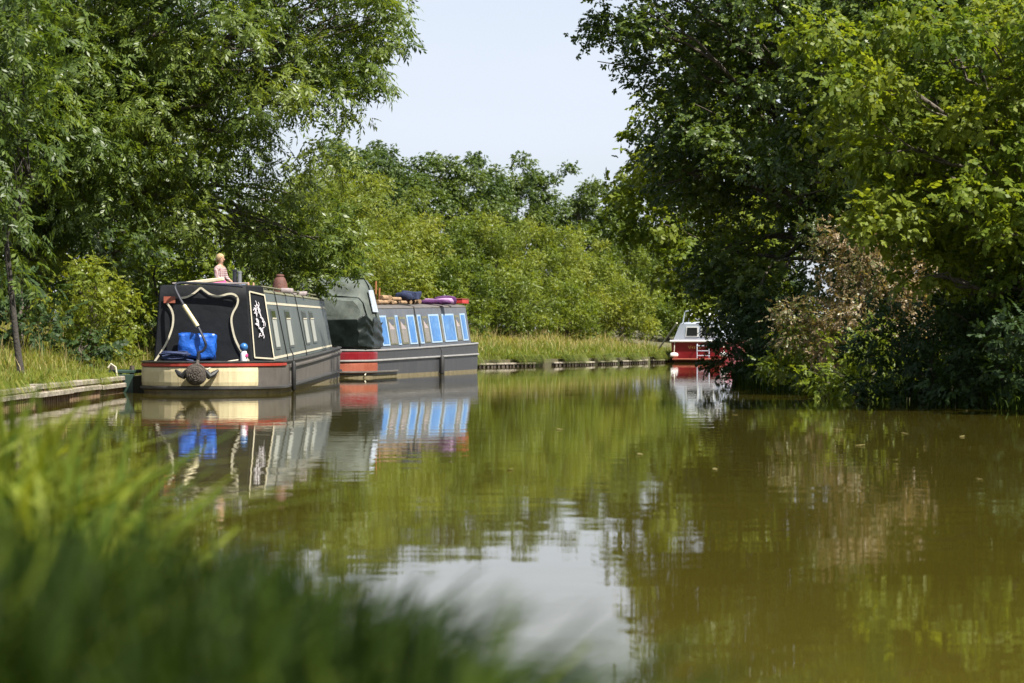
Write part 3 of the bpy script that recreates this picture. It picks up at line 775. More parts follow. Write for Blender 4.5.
# ------------------------------------------------------------------ bank edging
def edging(name, label, y0, y1, top_fn, two=True, step=.13, gaps=()):
    root = empty(name, (float(le(y0)), y0, 0)); tag(root, label, 'bank edging')
    ox, oy = float(le(y0)), y0
    n = int((y1 - y0) / .5) + 1
    ys_ = np.linspace(y0, y1, n)
    line = [(float(le(y)) + .05 - ox, y - oy) for y in ys_]
    def rail(nm, z0, z1, out0, out1, mat):
        mb = MB(); rb = np.random.default_rng(int(abs(z0) * 1000) + int(y0))
        per = 5; rings = []; jz = jo = 0.0
        for i, (x, y) in enumerate(line):
            a = line[max(i - 1, 0)]; b = line[min(i + 1, n - 1)]
            t = Vector((b[0] - a[0], b[1] - a[1], 0)).normalized(); nr = Vector((t.y, -t.x, 0))
            def ring(sh):
                dz = top_fn(i / (n - 1)) + jz; p = Vector((x, y, 0)) + t * sh
                return [p + nr * (out0 + jo) + Vector((0, 0, z0 + dz)), p + nr * (out1 + jo) + Vector((0, 0, z0 + dz)), p + nr * (out1 + jo) + Vector((0, 0, z1 + dz - .012)), p + nr * (out1 + jo - .014) + Vector((0, 0, z1 + dz)), p + nr * (out0 + jo) + Vector((0, 0, z1 + dz))]
            if i % per == 0 and i:
                rings.append(ring(-.02)); mb.loft(rings); rings = []
                jz = rb.normal() * .009; jo = rb.normal() * .008
                rings.append(ring(.015))
            else: rings.append(ring(0))
        if len(rings) < 2: rings = rings + [[p + Vector((0, .05, 0)) for p in rings[0]]]
        mb.loft(rings); mb.build(nm, M[mat], root)
    rail('capping_rail', .0, .06 if two else .045, -.06, .075, 'timber')
    if two: rail('walling_timber', -.095, -.035, .0, .10, 'timber')
    mb = MB(); dist = 0; s = 0.0
    seg = []
    for i in range(len(line) - 1):
        a, b = Vector((*line[i], 0)), Vector((*line[i + 1], 0)); L = (b - a).length; t = (b - a) / L; nr = Vector((t.y, -t.x, 0)); q = 0.0
        while q < L - 1e-6:
            e = min(q + step / 2, L); k = int(round((dist + q) / (step / 2))) % 2
            f_ = top_fn(i / (n - 1)) - .015
            for u, o_ in ((q, .055 if k else .005), (e, .055 if k else .005)):
                seg.append((a + t * u + nr * o_, f_))
            q = e
        dist += L
    rings = [[(p.x, p.y, -.5), (p.x, p.y, f_)] for p, f_ in seg]
    mb.loft(rings, closed=False, caps=False)
    mb.build('sheet_piling', M['pile' if two else 'darktimber'], root)
    return root
edging('bank_edging', 'pale timber-capped piling along the left bank, ending at the black narrowboat', 21, 36.2, lambda t: .19 - .0 * t)
fe = [(70.6, 74.2), (75.4, 79.0), (79.7, 81.6), (82.2, 85.3), (86.0, 88.2)]
fl = ['stretch of rusty sheet piling nearest the bow of the second narrowboat', 'second stretch of low rusty piling along the far bank', 'shortest stretch of piling in the middle of the far bank',
      'stretch of dark piling below the grass left of the red cruiser', 'last stretch of piling beside the red cruiser stern']
for (a, b), lab in zip(fe, fl):
    o = edging('bank_piling', lab, a, b, lambda t: .075, two=False, step=.26); o['group'] = 'stretches of piling along the far bank'

# ------------------------------------------------------------------ boats
def plan(half, L, stern, bow, n=14):
    """right half of the deck outline, from stern tip round to bow tip: list of (x, y)"""
    pts = []
    for i in range(n + 1):
        a = PI / 2 * i / n
        pts.append((half * math.sin(a) ** .72 if a > 0 else 0.0, stern * (1 - math.cos(a) ** .85 if a < PI / 2 else 1.0)))
    k = max(2, int((L - stern - bow) / .6))
    for i in range(1, k + 1): pts.append((half, stern + (L - stern - bow) * i / k))
    for i in range(1, 11):
        t = i / 10
        pts.append((half * max(0.0, 1 - t ** 2.2) if t < 1 else 0.02, L - bow + bow * t))
    return pts

class Hull:
    def __init__(s, half, L, stern, bow, deck):
        s.R = plan(half, L, stern, bow); s.deck = deck; s.half = half; s.L = L; s.stern = stern; s.bow = bow
        # whole outline: bow(left) -> stern -> bow(right)
        s.O = [(-x, y) for x, y in s.R[::-1]][:-1] + s.R
    def outset(s, d, pts=None):
        P = pts or s.O; out = []
        for i, (x, y) in enumerate(P):
            a = P[max(i - 1, 0)]; b = P[min(i + 1, len(P) - 1)]
            tx, ty = b[0] - a[0], b[1] - a[1]; q = math.hypot(tx, ty) or 1
            out.append((x + ty / q * d, y - tx / q * d))
        return out
    def body(s, mats, bands):
        """bands: list of (z fraction function low, high, material index)"""
        mb = MB()
        O = s.O; k = len(O)
        lev = [lambda y: -.35, lambda y: .055, lambda y: s.deck(y)]
        insets = [-.10, -.015, 0.0]
        for j in range(2):
            A, B = s.outset(insets[j]), s.outset(insets[j + 1])
            mb.mi = j
            mb.loft([[(A[i][0], A[i][1], lev[j](O[i][1])), (B[i][0], B[i][1], lev[j + 1](O[i][1]))] for i in range(k)], closed=False, caps=False)
        mb.mi = 2
        h = len(s.R)
        dk = []
        for (x, y) in s.R:
            dk.append([(-x, y, s.deck(y) - .004), (x, y, s.deck(y) - .004)])
        mb.loft(dk, closed=False, caps=False)
        return mb
    def strip(s, zlo, zhi, out0, out1, sel=None):
        """raised band that follows the hull side; sel picks outline points"""
        mb = MB()
        idx = [i for i in range(len(s.O)) if sel is None or sel(*s.O[i])]
        A, B = s.outset(out0), s.outset(out1)
        rings = []
        for i in idx:
            y = s.O[i][1]; lo, hi = zlo(y), zhi(y); c = (hi - lo) * .2
            rings.append([(*A[i], lo), (*B[i], lo + c), (*B[i], hi - c), (*A[i], hi)])
        mb.loft(rings); return mb

def cabin_section(hb, ht, z0, z1, camber=.06, n=6):
    """half-open outline bottom right -> over the roof -> bottom left"""
    pts = [(hb, z0)]
    pts += [(hb + (ht - hb) * .96, z0 + (z1 - z0) * .965)]
    for i in range(n + 1):
        t = -1 + 2 * i / n
        pts.append((-t * ht * .96, z1 + camber * (1 - t * t)))
    pts += [(-hb - (ht - hb) * .96, z0 + (z1 - z0) * .965), (-hb, z0)]
    return pts

# ---------------- boat 1: black narrowboat, stern toward us
B1 = empty('narrowboat', (-4.46, 35.0, 0), 0)
tag(B1, 'black narrowboat with cream stern panels and a cream shield line on its rear canvas', 'boat')
deck1 = lambda y: .455 + .0 * y + .20 * (max(0, y - 1) / 13) ** 1.4
H1 = Hull(1.06, 15.0, 1.35, 2.2, deck1)
H1.body(None, None).build('hull', [M['waterline'], M['grey_hull'], M['black_hull']], B1, True) if False else None
mb = H1.body(None, None); mb.build('hull', [M['waterline'], M['grey_hull'], M['black_hull']], B1, smooth=True)
H1.strip(lambda y: .115, lambda y: deck1(y) - .075, .002, .010, lambda x, y: y < 1.02 and x < .82).build('stern_panel', M['cream'], B1)
H1.strip(lambda y: deck1(y) - .062, lambda y: deck1(y) - .008, .002, .016, lambda x, y: y < 1.4).build('gunwale_band', M['redpaint'], B1)
H1.strip(lambda y: deck1(y) - .004, lambda y: deck1(y) + .022, -.05, .022).build('gunwale', M['black_hull'], B1)
rs = H1.strip(lambda y: .060 + .10 * max(0, y - 1) / 12, lambda y: .108 + .10 * max(0, y - 1) / 12, .0, .035); rs.build('rubbing_strake', M['black_hull'], B1)
H1.strip(lambda y: deck1(y) - .10, lambda y: deck1(y) - .055, .0, .028, lambda x, y: y > 1.5).build('rubbing_strake', M['grey_hull'], B1)

CB0, CB1 = 1.25, 12.8
hb, ht = .905, .735
zc0 = lambda y: deck1(y) + .0
zroof = lambda y: 1.525 + .006 * y
mb = MB()
rings = []
for y in np.linspace(CB0, CB1, 16):
    rings.append([(x, float(y), z) for x, z in cabin_section(hb, ht, zc0(y), zroof(y))])
mb.loft(rings); mb.build('cabin', M['cabin1'], B1, smooth=True)
# roof skin, a few mm proud
mb = MB(); rings = []
for y in np.linspace(CB0 + .01, CB1 - .01, 10):
    pts = cabin_section(hb, ht, zc0(y), zroof(y))[1:-1]
    A = [(x * 1.012, float(y), z + .004) for x, z in pts]; B = [(x * .99, float(y), z - .03) for x, z in pts[::-1]]
    rings.append(A + B)
mb.loft(rings); mb.build('roof', M['roof1'], B1, smooth=True)

def side_pt(y, v, sgn=1, out=0.0):
    """point on the sloping cabin side of boat 1"""
    z0, z1 = zc0(y), zroof(y)
    x = hb + (ht - hb) * v
    n = Vector((z1 - z0, 0, hb - ht)).normalized()
    p = Vector((x, y, z0 + (z1 - z0) * v)) + n * out
    return Vector((p.x * sgn, p.y, p.z))
def side_rect(mb, y0, y1, v0, v1, out, th, sp=side_pt, sgn=1, sh=0.0):
    c = [sp(y0, v0, sgn, out), sp(y1, v0, sgn, out), sp(y1 + sh, v1, sgn, out), sp(y0 + sh, v1, sgn, out)]
    if sgn < 0: c = c[::-1]
    mb.slab(c, th)
for sg in (1, -1):
    mb = MB()
    side_rect(mb, CB0 + .02, CB1 - .05, .80, .835, .002, .005, sgn=sg); side_rect(mb, CB0 + .02, CB1 - .05, .035, .07, .002, .005, sgn=sg)
    mb.build('coachline', M['creamline'], B1)
    for (y0, y1) in ((1.75, 2.35), (4.05, 4.7), (7.2, 7.85), (8.7, 9.35)):
        mb = MB(); side_rect(mb, y0 - .07, y1 + .07, .17, .74, .002, .010, sgn=sg)
        fr = mb.build('window', M['cabin1'], B1)
        mb = MB(); side_rect(mb, y0, y1, .20, .60, .013, .004, sgn=sg); mb.build('pane', M['glass'], fr)
        mb = MB(); side_rect(mb, y0, y1, .60, .71, .013, .003, sgn=sg); mb.build('hopper', M['darkglass'], fr)
        mb = MB(); side_rect(mb, y0, y1, .595, .613, .0175, .008, sgn=sg); mb.build('glazing_bar', M['creamline'], fr)
for y in (2.75, 6.3):
    mb = MB()
    pts = []
    for v in np.linspace(-.05, .985, 8): pts.append(side_pt(y + .5 * (1 - v), v, 1, .012))
    for t in np.linspace(.9, -.9, 9): pts.append(Vector((t * ht * .93, y, zroof(y) + .06 * (1 - t * t) + .022)))
    for v in np.linspace(.985, -.05, 8): pts.append(side_pt(y + .5 * (1 - v), v, -1, .012))
    mb.tube(pts, .009, 5); mb.build('tie_rope', M['strap'], B1)
for sg in (1, -1):
    mb = MB()
    rail = [(sg * (ht - .06), y, zroof(y) + .055) for y in np.linspace(CB0 + .3, CB1 - .3, 16)]
    mb.tube(rail, .018, 6)
    for y in np.linspace(CB0 + .5, CB1 - .5, 8): mb.tube([(sg * (ht - .06), y, zroof(y) - .01), (sg * (ht - .06), y, zroof(y) + .05)], .014, 6)
    mb.build('grab_rail', M['roof1'], B1)

# rear canvas: flat back, chamfered sides
def rear(px, py, Y=35.86):
    p = W(px, py, Y); return Vector((p.x + 4.50, p.y - 35.0, p.z))
zb = .47
def hood_ring(z, t):
    back = [rear(151 + 5 * t, 362), rear(250 - 6 * t, 362)]
    xl, xr = back[0].x, back[1].x
    yb = .86 + .05 * t
    q = ht + (hb - ht) * (1 - t)
    return [(xl + .02, yb, z), (xl + (xr - xl) * .33, yb - .012, z), (xl + (xr - xl) * .66, yb - .012, z), (xr - .02, yb, z), (xr, yb + .02, z), (q - .012, CB0 - .02, z), (q - .012, CB0 + .05, z), (-q + .012, CB0 + .05, z), (-q + .012, CB0 - .02, z), (xl, yb + .02, z)]
mb = MB()
mb.loft([hood_ring(zb + (1.575 - zb) * t, t) for t in np.linspace(0, 1, 7)] + [[(x * .93 - .005, y + .02, 1.60) for x, y, z in hood_ring(1.585, 1)]])
hood = mb.build('stern_canvas', M['canvas_black'], B1, smooth=True)
shield = [[(152, 362), (162.7, 345.4), (169.3, 329), (170.6, 317), (168.5, 309), (164.5, 303.5)],
          [(178.5, 298), (184, 297), (189.5, 294.3), (194, 291), (198, 288), (202.5, 291), (207.5, 294.3), (213, 296), (218, 296), (224, 294.2), (229, 293.8), (233, 295.5), (235.3, 300), (234, 306), (230.5, 312.4), (228.8, 319), (229.6, 327), (232, 337), (236, 346), (241, 354), (246.5, 361)]]
mb = MB()
def catmull(P, n=4):
    out = []
    for i in range(len(P) - 1):
        p0, p1, p2, p3 = (np.array(P[max(0, min(len(P) - 1, j))], float) for j in (i - 1, i, i + 1, i + 2))
        for k in range(n):
            t = k / n
            out.append(.5 * ((2 * p1) + (-p0 + p2) * t + (2 * p0 - 5 * p1 + 4 * p2 - p3) * t * t + (-p0 + 3 * p1 - 3 * p2 + p3) * t ** 3))
    out.append(np.array(P[-1], float)); return out
def on_rear(px, py, out=.02):
    p = rear(px, py); t = (p.z - zb) / (1.575 - zb)
    return Vector((p.x, .848 + .05 * t - out, p.z))
for ln in shield:
    mb.ribbon([on_rear(*q) for q in catmull(ln)], .029, (0, -1, .04), .006)
mb.build('shield_line', M['creamline'], hood)
mb = MB(); mb.slab([on_rear(161, 303), on_rear(172.5, 303), on_rear(172.5, 296.5), on_rear(161, 296.5)], .008); mb.build('patch', M['rustred'], hood)
# piping round the right-hand side panel, and its white emblem
def chamf(u, v, out=.012):
    z = zb + .02 + (1.56 - zb) * v; t = v
    R = hood_ring(z, t); a, b = Vector(R[4]), Vector(R[5]); p = a.lerp(b, u)
    n = Vector((-(b.y - a.y), 0, 0)); n = Vector((b.y - a.y, -(b.x - a.x), 0)).normalized()
    return p + n * out
mb = MB()
nn = (chamf(.5, .5, 1) - chamf(.5, .5, 0)).normalized()
for ln in ([(.06, .03), (.06, .5), (.06, .93)], [(.06, .93), (.5, .91), (1., .885)], [(.06, .03), (.5, .02), (1, .01)], [(.985, .0), (.985, .5), (.985, .885)]):
    mb.ribbon([chamf(*q) for q in ln], .022, nn, .006)
mb.build('piping', M['creamline'], hood)
mb = MB()
em = []
re9 = np.random.default_rng(91)
for k in range(64):
    a = 2 * PI * k / 64 + .15 * re9.normal(); q_ = .55 + .45 * re9.random()
    cx_, cy_ = .50 + .22 * q_ * math.cos(a) - .10 * math.sin(a) * q_, .50 + .24 * q_ * math.sin(a)
    if abs(a - 5.4) < .45 or re9.random() < .12: continue
    d_ = 1.75 + .55 * re9.normal(); L_ = .035 + .035 * re9.random()
    em.append([(cx_, cy_), (cx_ + L_ * math.cos(d_) * 1.5, cy_ + L_ * .7 * math.sin(d_)), (cx_ + 1.5 * L_ * math.cos(d_ + .5) * 1.5, cy_ + 1.2 * L_ * math.sin(d_ + .5))])
for k, ln in enumerate(em): mb.ribbon([chamf(*q, .012 + .0004 * k) for q in catmull(ln, 3)], .0095, nn, .004)
mb.build('emblem', M['emblem'], hood)

# tiller: dark swan-neck bar, cream sleeve, rail along the top of the canvas
T_ = MB()
tl = [(196, 352, 35.45), (200, 351, 35.45), (203, 346, 35.45), (202, 341, 35.45), (196, 328, 35.5), (188, 316, 35.55), (181, 305, 35.62), (174.5, 293, 35.7), (172.5, 287, 35.74), (175, 283.5, 35.76), (184, 283, 35.78), (215, 284.3, 35.78), (240, 286.5, 35.78)]
L3 = lambda px, py, Y: Vector((W(px, py, Y).x + 4.50, Y - 35.0, W(px, py, Y).z))
tp3 = catmull([tuple(L3(*q)) for q in tl], 4)
T_.tube(tp3, .020, 8)
T_.tube([L3(196, 352, 35.45), L3(194.5, 366, 35.45)], .028, 8)
til = T_.build('tiller', M['darksteel'], B1, smooth=True)
mb = MB(); a, b = L3(181.2, 305.5, 35.6), L3(195, 326.5, 35.48); mb.tube([a, a.lerp(b, .5), b], .033, 10); mb.build('sleeve', M['brass'], til, smooth=True)
# pale strip standing in for the highlight along the dark top tube
mb = MB(); mb.box((-.03, .98, 1.625), (1.12, .07, .022), bev=.006); mb.build('tube_highlight', M['mauve'], B1)

# things on and around boat 1
def ball(mb, c, rr, n=14, sq=(1, 1, 1)):
    k = n // 2
    prof = [(math.sin(PI * i / k), -math.cos(PI * i / k)) for i in range(k + 1)]
    vs = []; 
    for rad, z in prof:
        for j in range(n):
            vs.append((c[0] + max(rad, .01) * rr * sq[0] * math.cos(2 * PI * j / n), c[1] + max(rad, .01) * rr * sq[1] * math.sin(2 * PI * j / n), c[2] + rr * sq[2] * z))
    fs = []
    for i in range(k):
        for j in range(n):
            a, b = i * n + j, i * n + (j + 1) % n; fs.append((a, b, b + n, a + n))
    fs += [tuple(range(n - 1, -1, -1)), tuple(k * n + j for j in range(n))]
    mb.add(vs, fs)
def lumpy(o, amp, freq, seed):
    r = np.random.default_rng(seed); ph = r.uniform(0, 6, 9)
    for v in o.data.vertices:
        p = v.co
        d = Vector((math.sin(p.y * freq + ph[0] + 2 * p.z * freq), math.sin(p.z * freq * 1.3 + ph[1] + p.x * freq), math.sin(p.x * freq * 1.1 + ph[2] + p.y * freq * .7)))
        v.co = p + d * amp
    o.data.update()

def soft_box(size, div=7, rnd=.5):
    """pillow-like block, for bags and bundles"""
    bm = bmesh.new(); bmesh.ops.create_cube(bm, size=1.0)
    bmesh.ops.subdivide_edges(bm, edges=bm.edges, cuts=div, use_grid_fill=True)
    for v in bm.verts:
        q = v.co.normalized() * .62
        v.co = v.co.lerp(q, rnd * .6)
        v.co = Vector((v.co.x * size[0], v.co.y * size[1], v.co.z * size[2]))
    me = bpy.data.meshes.new('soft'); bm.to_mesh(me); bm.free()
    me.polygons.foreach_set('use_smooth', [True] * len(me.polygons))
    return me
def soft(name, size, loc, mat, amp, freq, seed, rot=(0, 0, 0), rnd=.5, parent=None):
    me = soft_box(size, rnd=rnd); me.materials.append(M[mat]); o = link(name, me, parent); o.location = loc; o.rotation_euler = rot
    lumpy(o, amp, freq, seed); return o

p = W(197, 346, 35.62)
o = soft('tarp_bundle', (.54, .26, .37), (p.x, 35.66, p.z + .0), 'tarpblue', .012, 19, 3, (.0, .05, .06), .10)
tag(o, 'bright blue tarpaulin bundle on the stern deck of the black narrowboat', 'tarpaulin')
# centre stern rope fender with its side wings: hangs on the hull, a thing
p = W(196, 374.5, 34.86)
fd = empty('rope_fender', (p.x, 34.86, p.z)); fd.scale = (.86, .86, .86); tag(fd, 'round brown rope fender hanging at the middle of the cream stern', 'fender')
mb = MB(); mb.lathe([(.02, -.13), (.10, -.125), (.155, -.08), (.165, 0), (.155, .08), (.10, .125), (.02, .13)], n=20, rot=Matrix.Rotation(PI / 2, 3, 'X'))
for k in range(6):
    a = k * PI / 6
    mb.tube([(.168 * math.cos(t) , -.0 + .128 * math.sin(t * 2 + a) * .3, .168 * math.sin(t)) for t in np.linspace(0, 2 * PI, 25)], .017, 5)
for rr_, yy_ in ((.03, -.128), (.062, -.126), (.094, -.116), (.124, -.098), (.146, -.07), (.158, -.035)):
    mb.tube([(rr_ * math.cos(t), yy_ + .006 * math.sin(9 * t), rr_ * math.sin(t)) for t in np.linspace(0, 2 * PI, 29)], .017, 5)
mb.build('pad', M['rope'], fd, smooth=True)
for sg in (-1, 1):
    mb = MB(); mb.tube([(sg * .15, .0, .06), (sg * .22, .03, -.03), (sg * .28, .06, .0), (sg * .36, .12, .07)], [.045, .06, .05, .02], 8); mb.build('lashing', M['rubber'], fd, smooth=True)
mb = MB()
mb.tube([(0, .06, .12), (0.01, .14, .19), (.0, .24, .22)], .03, 6); mb.tube([(-.07, .05, .14), (.07, .05, .15)], .028, 6); mb.build('hanging_rope', M['rope'], fd, smooth=True)
# coil of navy rope
p = W(174, 360, 35.35)
mb = MB()
r = np.random.default_rng(5)
for k in range(7):
    rr = .13 + .02 * r.normal(); zz = .018 + .02 * k
    mb.tube([(rr * math.cos(t) * 1.2 + r.normal() * .004, rr * math.sin(t) * .8 + r.normal() * .004, zz + .01 * math.sin(t * 2 + k)) for t in np.linspace(0, 2 * PI, 18)], .016, 5)
mb.tube([(.1, 0, .05), (.2, -.03, .03), (.27, .02, .015)], .016, 5)
o = mb.build('rope_coil', M['navy'], smooth=True); o.location = (p.x, 35.4, .46); tag(o, 'heap of dark blue rope left of the blue tarpaulin on the stern', 'rope')
# small blue-topped bottle on the gunwale
lp = empty('water_bottle', (W(244, 360, 35.75).x, 35.72, .462)); tag(lp, 'small white bottle with a round blue top beside the side panel of the canvas', 'bottle')
mb = MB(); mb.lathe([(.04, 0), (.05, .01), (.052, .11), (.04, .15), (.022, .165)], n=12); mb.build('body', M['white'], lp, smooth=True)
mb = MB(); ball(mb, (0, 0, .215), .062); mb.build('cap', M['blue_panel'], lp, smooth=True)
mb = MB(); mb.box((.035, -.03, .09), (.06, .03, .05), bev=.01); mb.build('handle', M['pink'], lp)
# mooring line across the stern deck
mb = MB(); mb.tube(catmull([tuple(W(238, 360, 35.5)), tuple(W(226, 362, 35.3)), tuple(W(214, 366, 35.05)), tuple(W(203, 372, 34.95))], 4), .011, 6)
o = mb.build('mooring_line', M['palerope'], smooth=True); tag(o, 'thin pale rope running from the fender over the stern deck', 'rope')
# strip fender hanging amidships
def hang_fender(p, h, rad, label):
    root = empty('side_fender', p); tag(root, label, 'fender', 'black fenders hanging on the boats')
    mb = MB(); mb.lathe([(rad * .4, 0), (rad, .03), (rad, h - .05), (rad * .4, h)], n=10); mb.build('cushion', M['rubber'], root, smooth=True)
    mb = MB(); mb.tube([(0, 0, h - .02), (-.01, 0, h + .1), (-.06, 0, h + .2)], .010, 5); mb.build('line', M['strap'], root)
hang_fender((-3.40 + .06, 37.0, .0), .46, .036, 'long black fender hanging on the side of the black narrowboat')
# green boarding stage between bank and stern
gs = empty('landing_stage', (-5.83, 36.3, 0)); tag(gs, 'dark green boarded landing stage between the bank edging and the cream stern', 'landing stage')
mb = MB(); mb.box((0.02, .1, .31), (.38, .9, .05), bev=.01); mb.build('deck_board', M['stagegreen'], gs)
mb = MB(); mb.box((0.02, -.33, .12), (.36, .04, .30), bev=.008); mb.build('apron', M['stagegreen'], gs)
for xx in (-.13, .17):
    mb = MB(); mb.tube([(xx, -.28, -.6), (xx, -.28, .40)], .035, 8); mb.build('post', M['darktimber'], gs)
mb = MB(); mb.tube([(-.17, -.38, .37), (-.13, -.37, .43), (-.06, -.37, .38), (-.02, -.38, .15), (-.03, -.38, .02)], .015, 6); mb.build('chain_hoop', M['palerope'], gs)

# roof clutter of boat 1
rp = lambda px, Y: ((px - 512) / F * Y)
roofz = lambda X, Y: zroof(Y - 35) + .06 * max(0, 1 - ((X + 4.5) / (ht * .96)) ** 2) + .006
def on_roof(px, Y): X = rp(px, Y); return (X, Y, roofz(X, Y))
pot = empty('clay_chimney', on_roof(280, 40.5)); tag(pot, 'reddish brown cone-shaped clay pot standing on the roof of the black narrowboat', 'pot')
mb = MB(); mb.lathe([(.14, 0), (.135, .07), (.115, .17), (.085, .24), (.05, .275)], n=16); mb.build('body', M['terracotta'], pot, smooth=True)
mb = MB(); mb.lathe([(.055, .26), (.07, .275), (.066, .30), (.03, .31)], n=14); mb.build('lid', M['terracotta'], pot, smooth=True)
o = soft('roof_bowl', (.20, .18, .08), (0, 0, 0), 'mauve', .004, 9, 9); q = on_roof(287, 39.6); o.location = (q[0], q[1], q[2] + .035); tag(o, 'small pale mauve bag lying right of the clay pot', 'bag')
o = soft('roof_bundle', (.24, .2, .08), (0, 0, 0), 'mauve', .008, 9, 10); q = on_roof(300, 43); o.location = (q[0], q[1], q[2] + .035); tag(o, 'low pale bundle lying on the roof behind the clay pot', 'bundle')
fl_ = empty('flue_pair', on_roof(237, 37.2)); tag(fl_, 'short grey twin flue standing on the roof right of the seated person', 'flue')
for k, dx in enumerate((-.035, .04)):
    mb = MB(); mb.lathe([(.034, 0), (.034, .25 - .03 * k), (.04, .25 - .03 * k), (.04, .27 - .03 * k), (.02, .275 - .03 * k)], (dx, 0, 0), 10); mb.build('pipe', M['steel'] if k else M['darksteel'], fl_, smooth=True)
q = on_roof(203, 38.0)
mb = MB(); mb.box((0, 0, .0), (.62, .16, .06), rot=Matrix.Rotation(math.radians(-7), 3, 'Y'), bev=.01); o = mb.build('roof_plank', M['plank']); o.location = (q[0] + .02, q[1], q[2] + .11); tag(o, 'pale plank lying across the roof left of the seated person', 'plank')
o = soft('folded_cloth', (.30, .24, .15), (0, 0, 0), 'pink', .010, 10, 12); q = on_roof(216, 38.3); o.location = (q[0], q[1], q[2] + .05); tag(o, 'folded pink cloth on the roof in front of the seated person', 'cloth')

# ---------------- person sitting on the roof
def skin_body(name, joints, edges, mat, parent, root_i=0, sub=2):
    me = bpy.data.meshes.new(name)
    me.from_pydata([j[:3] for j in joints], edges, [])
    o = link(name, me)
    md = o.modifiers.new('s', 'SKIN'); ms = o.modifiers.new('u', 'SUBSURF'); ms.levels = sub; ms.render_levels = sub
    for i, j in enumerate(joints):
        sv = me.skin_vertices[0].data[i]; rr = j[3]; sv.radius = rr if isinstance(rr, tuple) else (rr, rr); sv.use_root = (i == root_i)
    bpy.context.view_layer.update()
    dg = bpy.context.evaluated_depsgraph_get()
    nm = bpy.data.meshes.new_from_object(o.evaluated_get(dg))
    bpy.data.objects.remove(o); 
    nm.name = name; nm.materials.clear(); nm.materials.append(mat)
    nm.polygons.foreach_set('use_smooth', [True] * len(nm.polygons))
    return link(name, nm, parent)

q = on_roof(220.5, 41.0)
PS = empty('person', (q[0], q[1], q[2]), math.radians(66)); tag(PS, 'fair-haired person in a plaid shirt sitting on the roof of the black narrowboat', 'person')
# frame: facing -Y, hips at z .10, seated with the legs stretched forward, arms resting on the thighs
S = .74
J = []; E_ = []
def jn(x, y, z, rr, par=None):
    J.append((x * S, y * S, z * S, tuple(v * S for v in rr) if isinstance(rr, tuple) else rr * S)); i = len(J) - 1
    if par is not None: E_.append((par, i))
    return i
hip = jn(0, 0, .12, (.13, .10)); wst = jn(0, .01, .28, (.11, .085), hip); che = jn(0, .015, .44, (.14, .095), wst); shd = jn(0, .015, .55, (.10, .075), che)
nek = jn(0, .0, .625, .048, shd); jaw = jn(0, -.015, .69, (.062, .07), nek); hd = jn(0, -.005, .77, (.076, .09), jaw); crw = jn(0, .005, .835, (.055, .065), hd)
for sg in (1, -1):
    s1 = jn(sg * .165, .015, .535, .052, shd); el = jn(sg * .215, -.02, .33, .040, s1); wr = jn(sg * .16, -.20, .22, .028, el); pm = jn(sg * .145, -.27, .205, (.034, .018), wr)
    for k, (dx, L_) in enumerate(((-.024, .055), (-.008, .066), (.008, .062), (.024, .048))):
        f1 = jn(sg * (.145 + dx * .8), -.30, .203, .010, pm); f2 = jn(sg * (.145 + dx), -.30 - L_ * .55, .195, .0085, f1); f3 = jn(sg * (.145 + dx), -.30 - L_, .182, .007, f2)
    t1 = jn(sg * .115, -.265, .205, .011, wr); t2 = jn(sg * .10, -.30, .197, .009, t1)
    h1 = jn(sg * .085, -.04, .11, .085, hip); kn = jn(sg * .12, -.42, .15, .058, h1); an = jn(sg * .10, -.78, .055, .040, kn); ft = jn(sg * .115, -.80, .13, (.035, .028), an); to = jn(sg * .12, -.80, .21, (.03, .018), ft)
body = skin_body('body', J, E_, M['skin'], PS)
# face and ears joined to the same body mesh
bm = bmesh.new(); bm.from_mesh(body.data)
def addball(c, rr, sq=(1, 1, 1)):
    rs_ = bmesh.ops.create_uvsphere(bm, u_segments=10, v_segments=8, radius=1)
    for v in rs_['verts']: v.co = Vector((v.co.x * rr * sq[0] + c[0], v.co.y * rr * sq[1] + c[1], v.co.z * rr * sq[2] + c[2]))
    return rs_['verts']
addball((0, -.098 * S, .735 * S), .018 * S, (.7, 1, 1.2))
for sg in (1, -1): addball((sg * .078 * S, .0, .745 * S), .022 * S, (.4, .8, 1.2))
for f_ in bm.faces: f_.smooth = True
bm.to_mesh(body.data); bm.free()
for sg in (1, -1):
    mb = MB(); ball(mb, (sg * .03 * S, -.082 * S, .762 * S), .011 * S, 8, (1, .6, .7)); mb.build('eye', M['darkglass'], body, smooth=True)
mb = MB(); ball(mb, (0, -.084 * S, .695 * S), .022 * S, 8, (1, .4, .25)); mb.build('mouth', M['rustred'], body, smooth=True)
# shirt
J, E_ = [], []
hip = jn(0, 0, .13, (.145, .115)); wst = jn(0, .01, .28, (.128, .10), hip); che = jn(0, .015, .44, (.155, .11), wst); shd = jn(0, .015, .555, (.11, .085), che); cl_ = jn(0, .008, .60, (.06, .055), shd)
for sg in (1, -1):
    s1 = jn(sg * .168, .015, .535, .064, shd); el = jn(sg * .218, -.02, .33, .052, s1); wr = jn(sg * .172, -.15, .245, .043, el)
skin_body('shirt', J, E_, M['plaid'], PS)
J, E_ = [], []
hip = jn(0, 0, .115, (.14, .112))
for sg in (1, -1):
    h1 = jn(sg * .085, -.04, .115, .095, hip); kn = jn(sg * .12, -.42, .153, .068, h1); an = jn(sg * .10, -.76, .06, .052, kn)
skin_body('trousers', J, E_, M['denim'], PS)
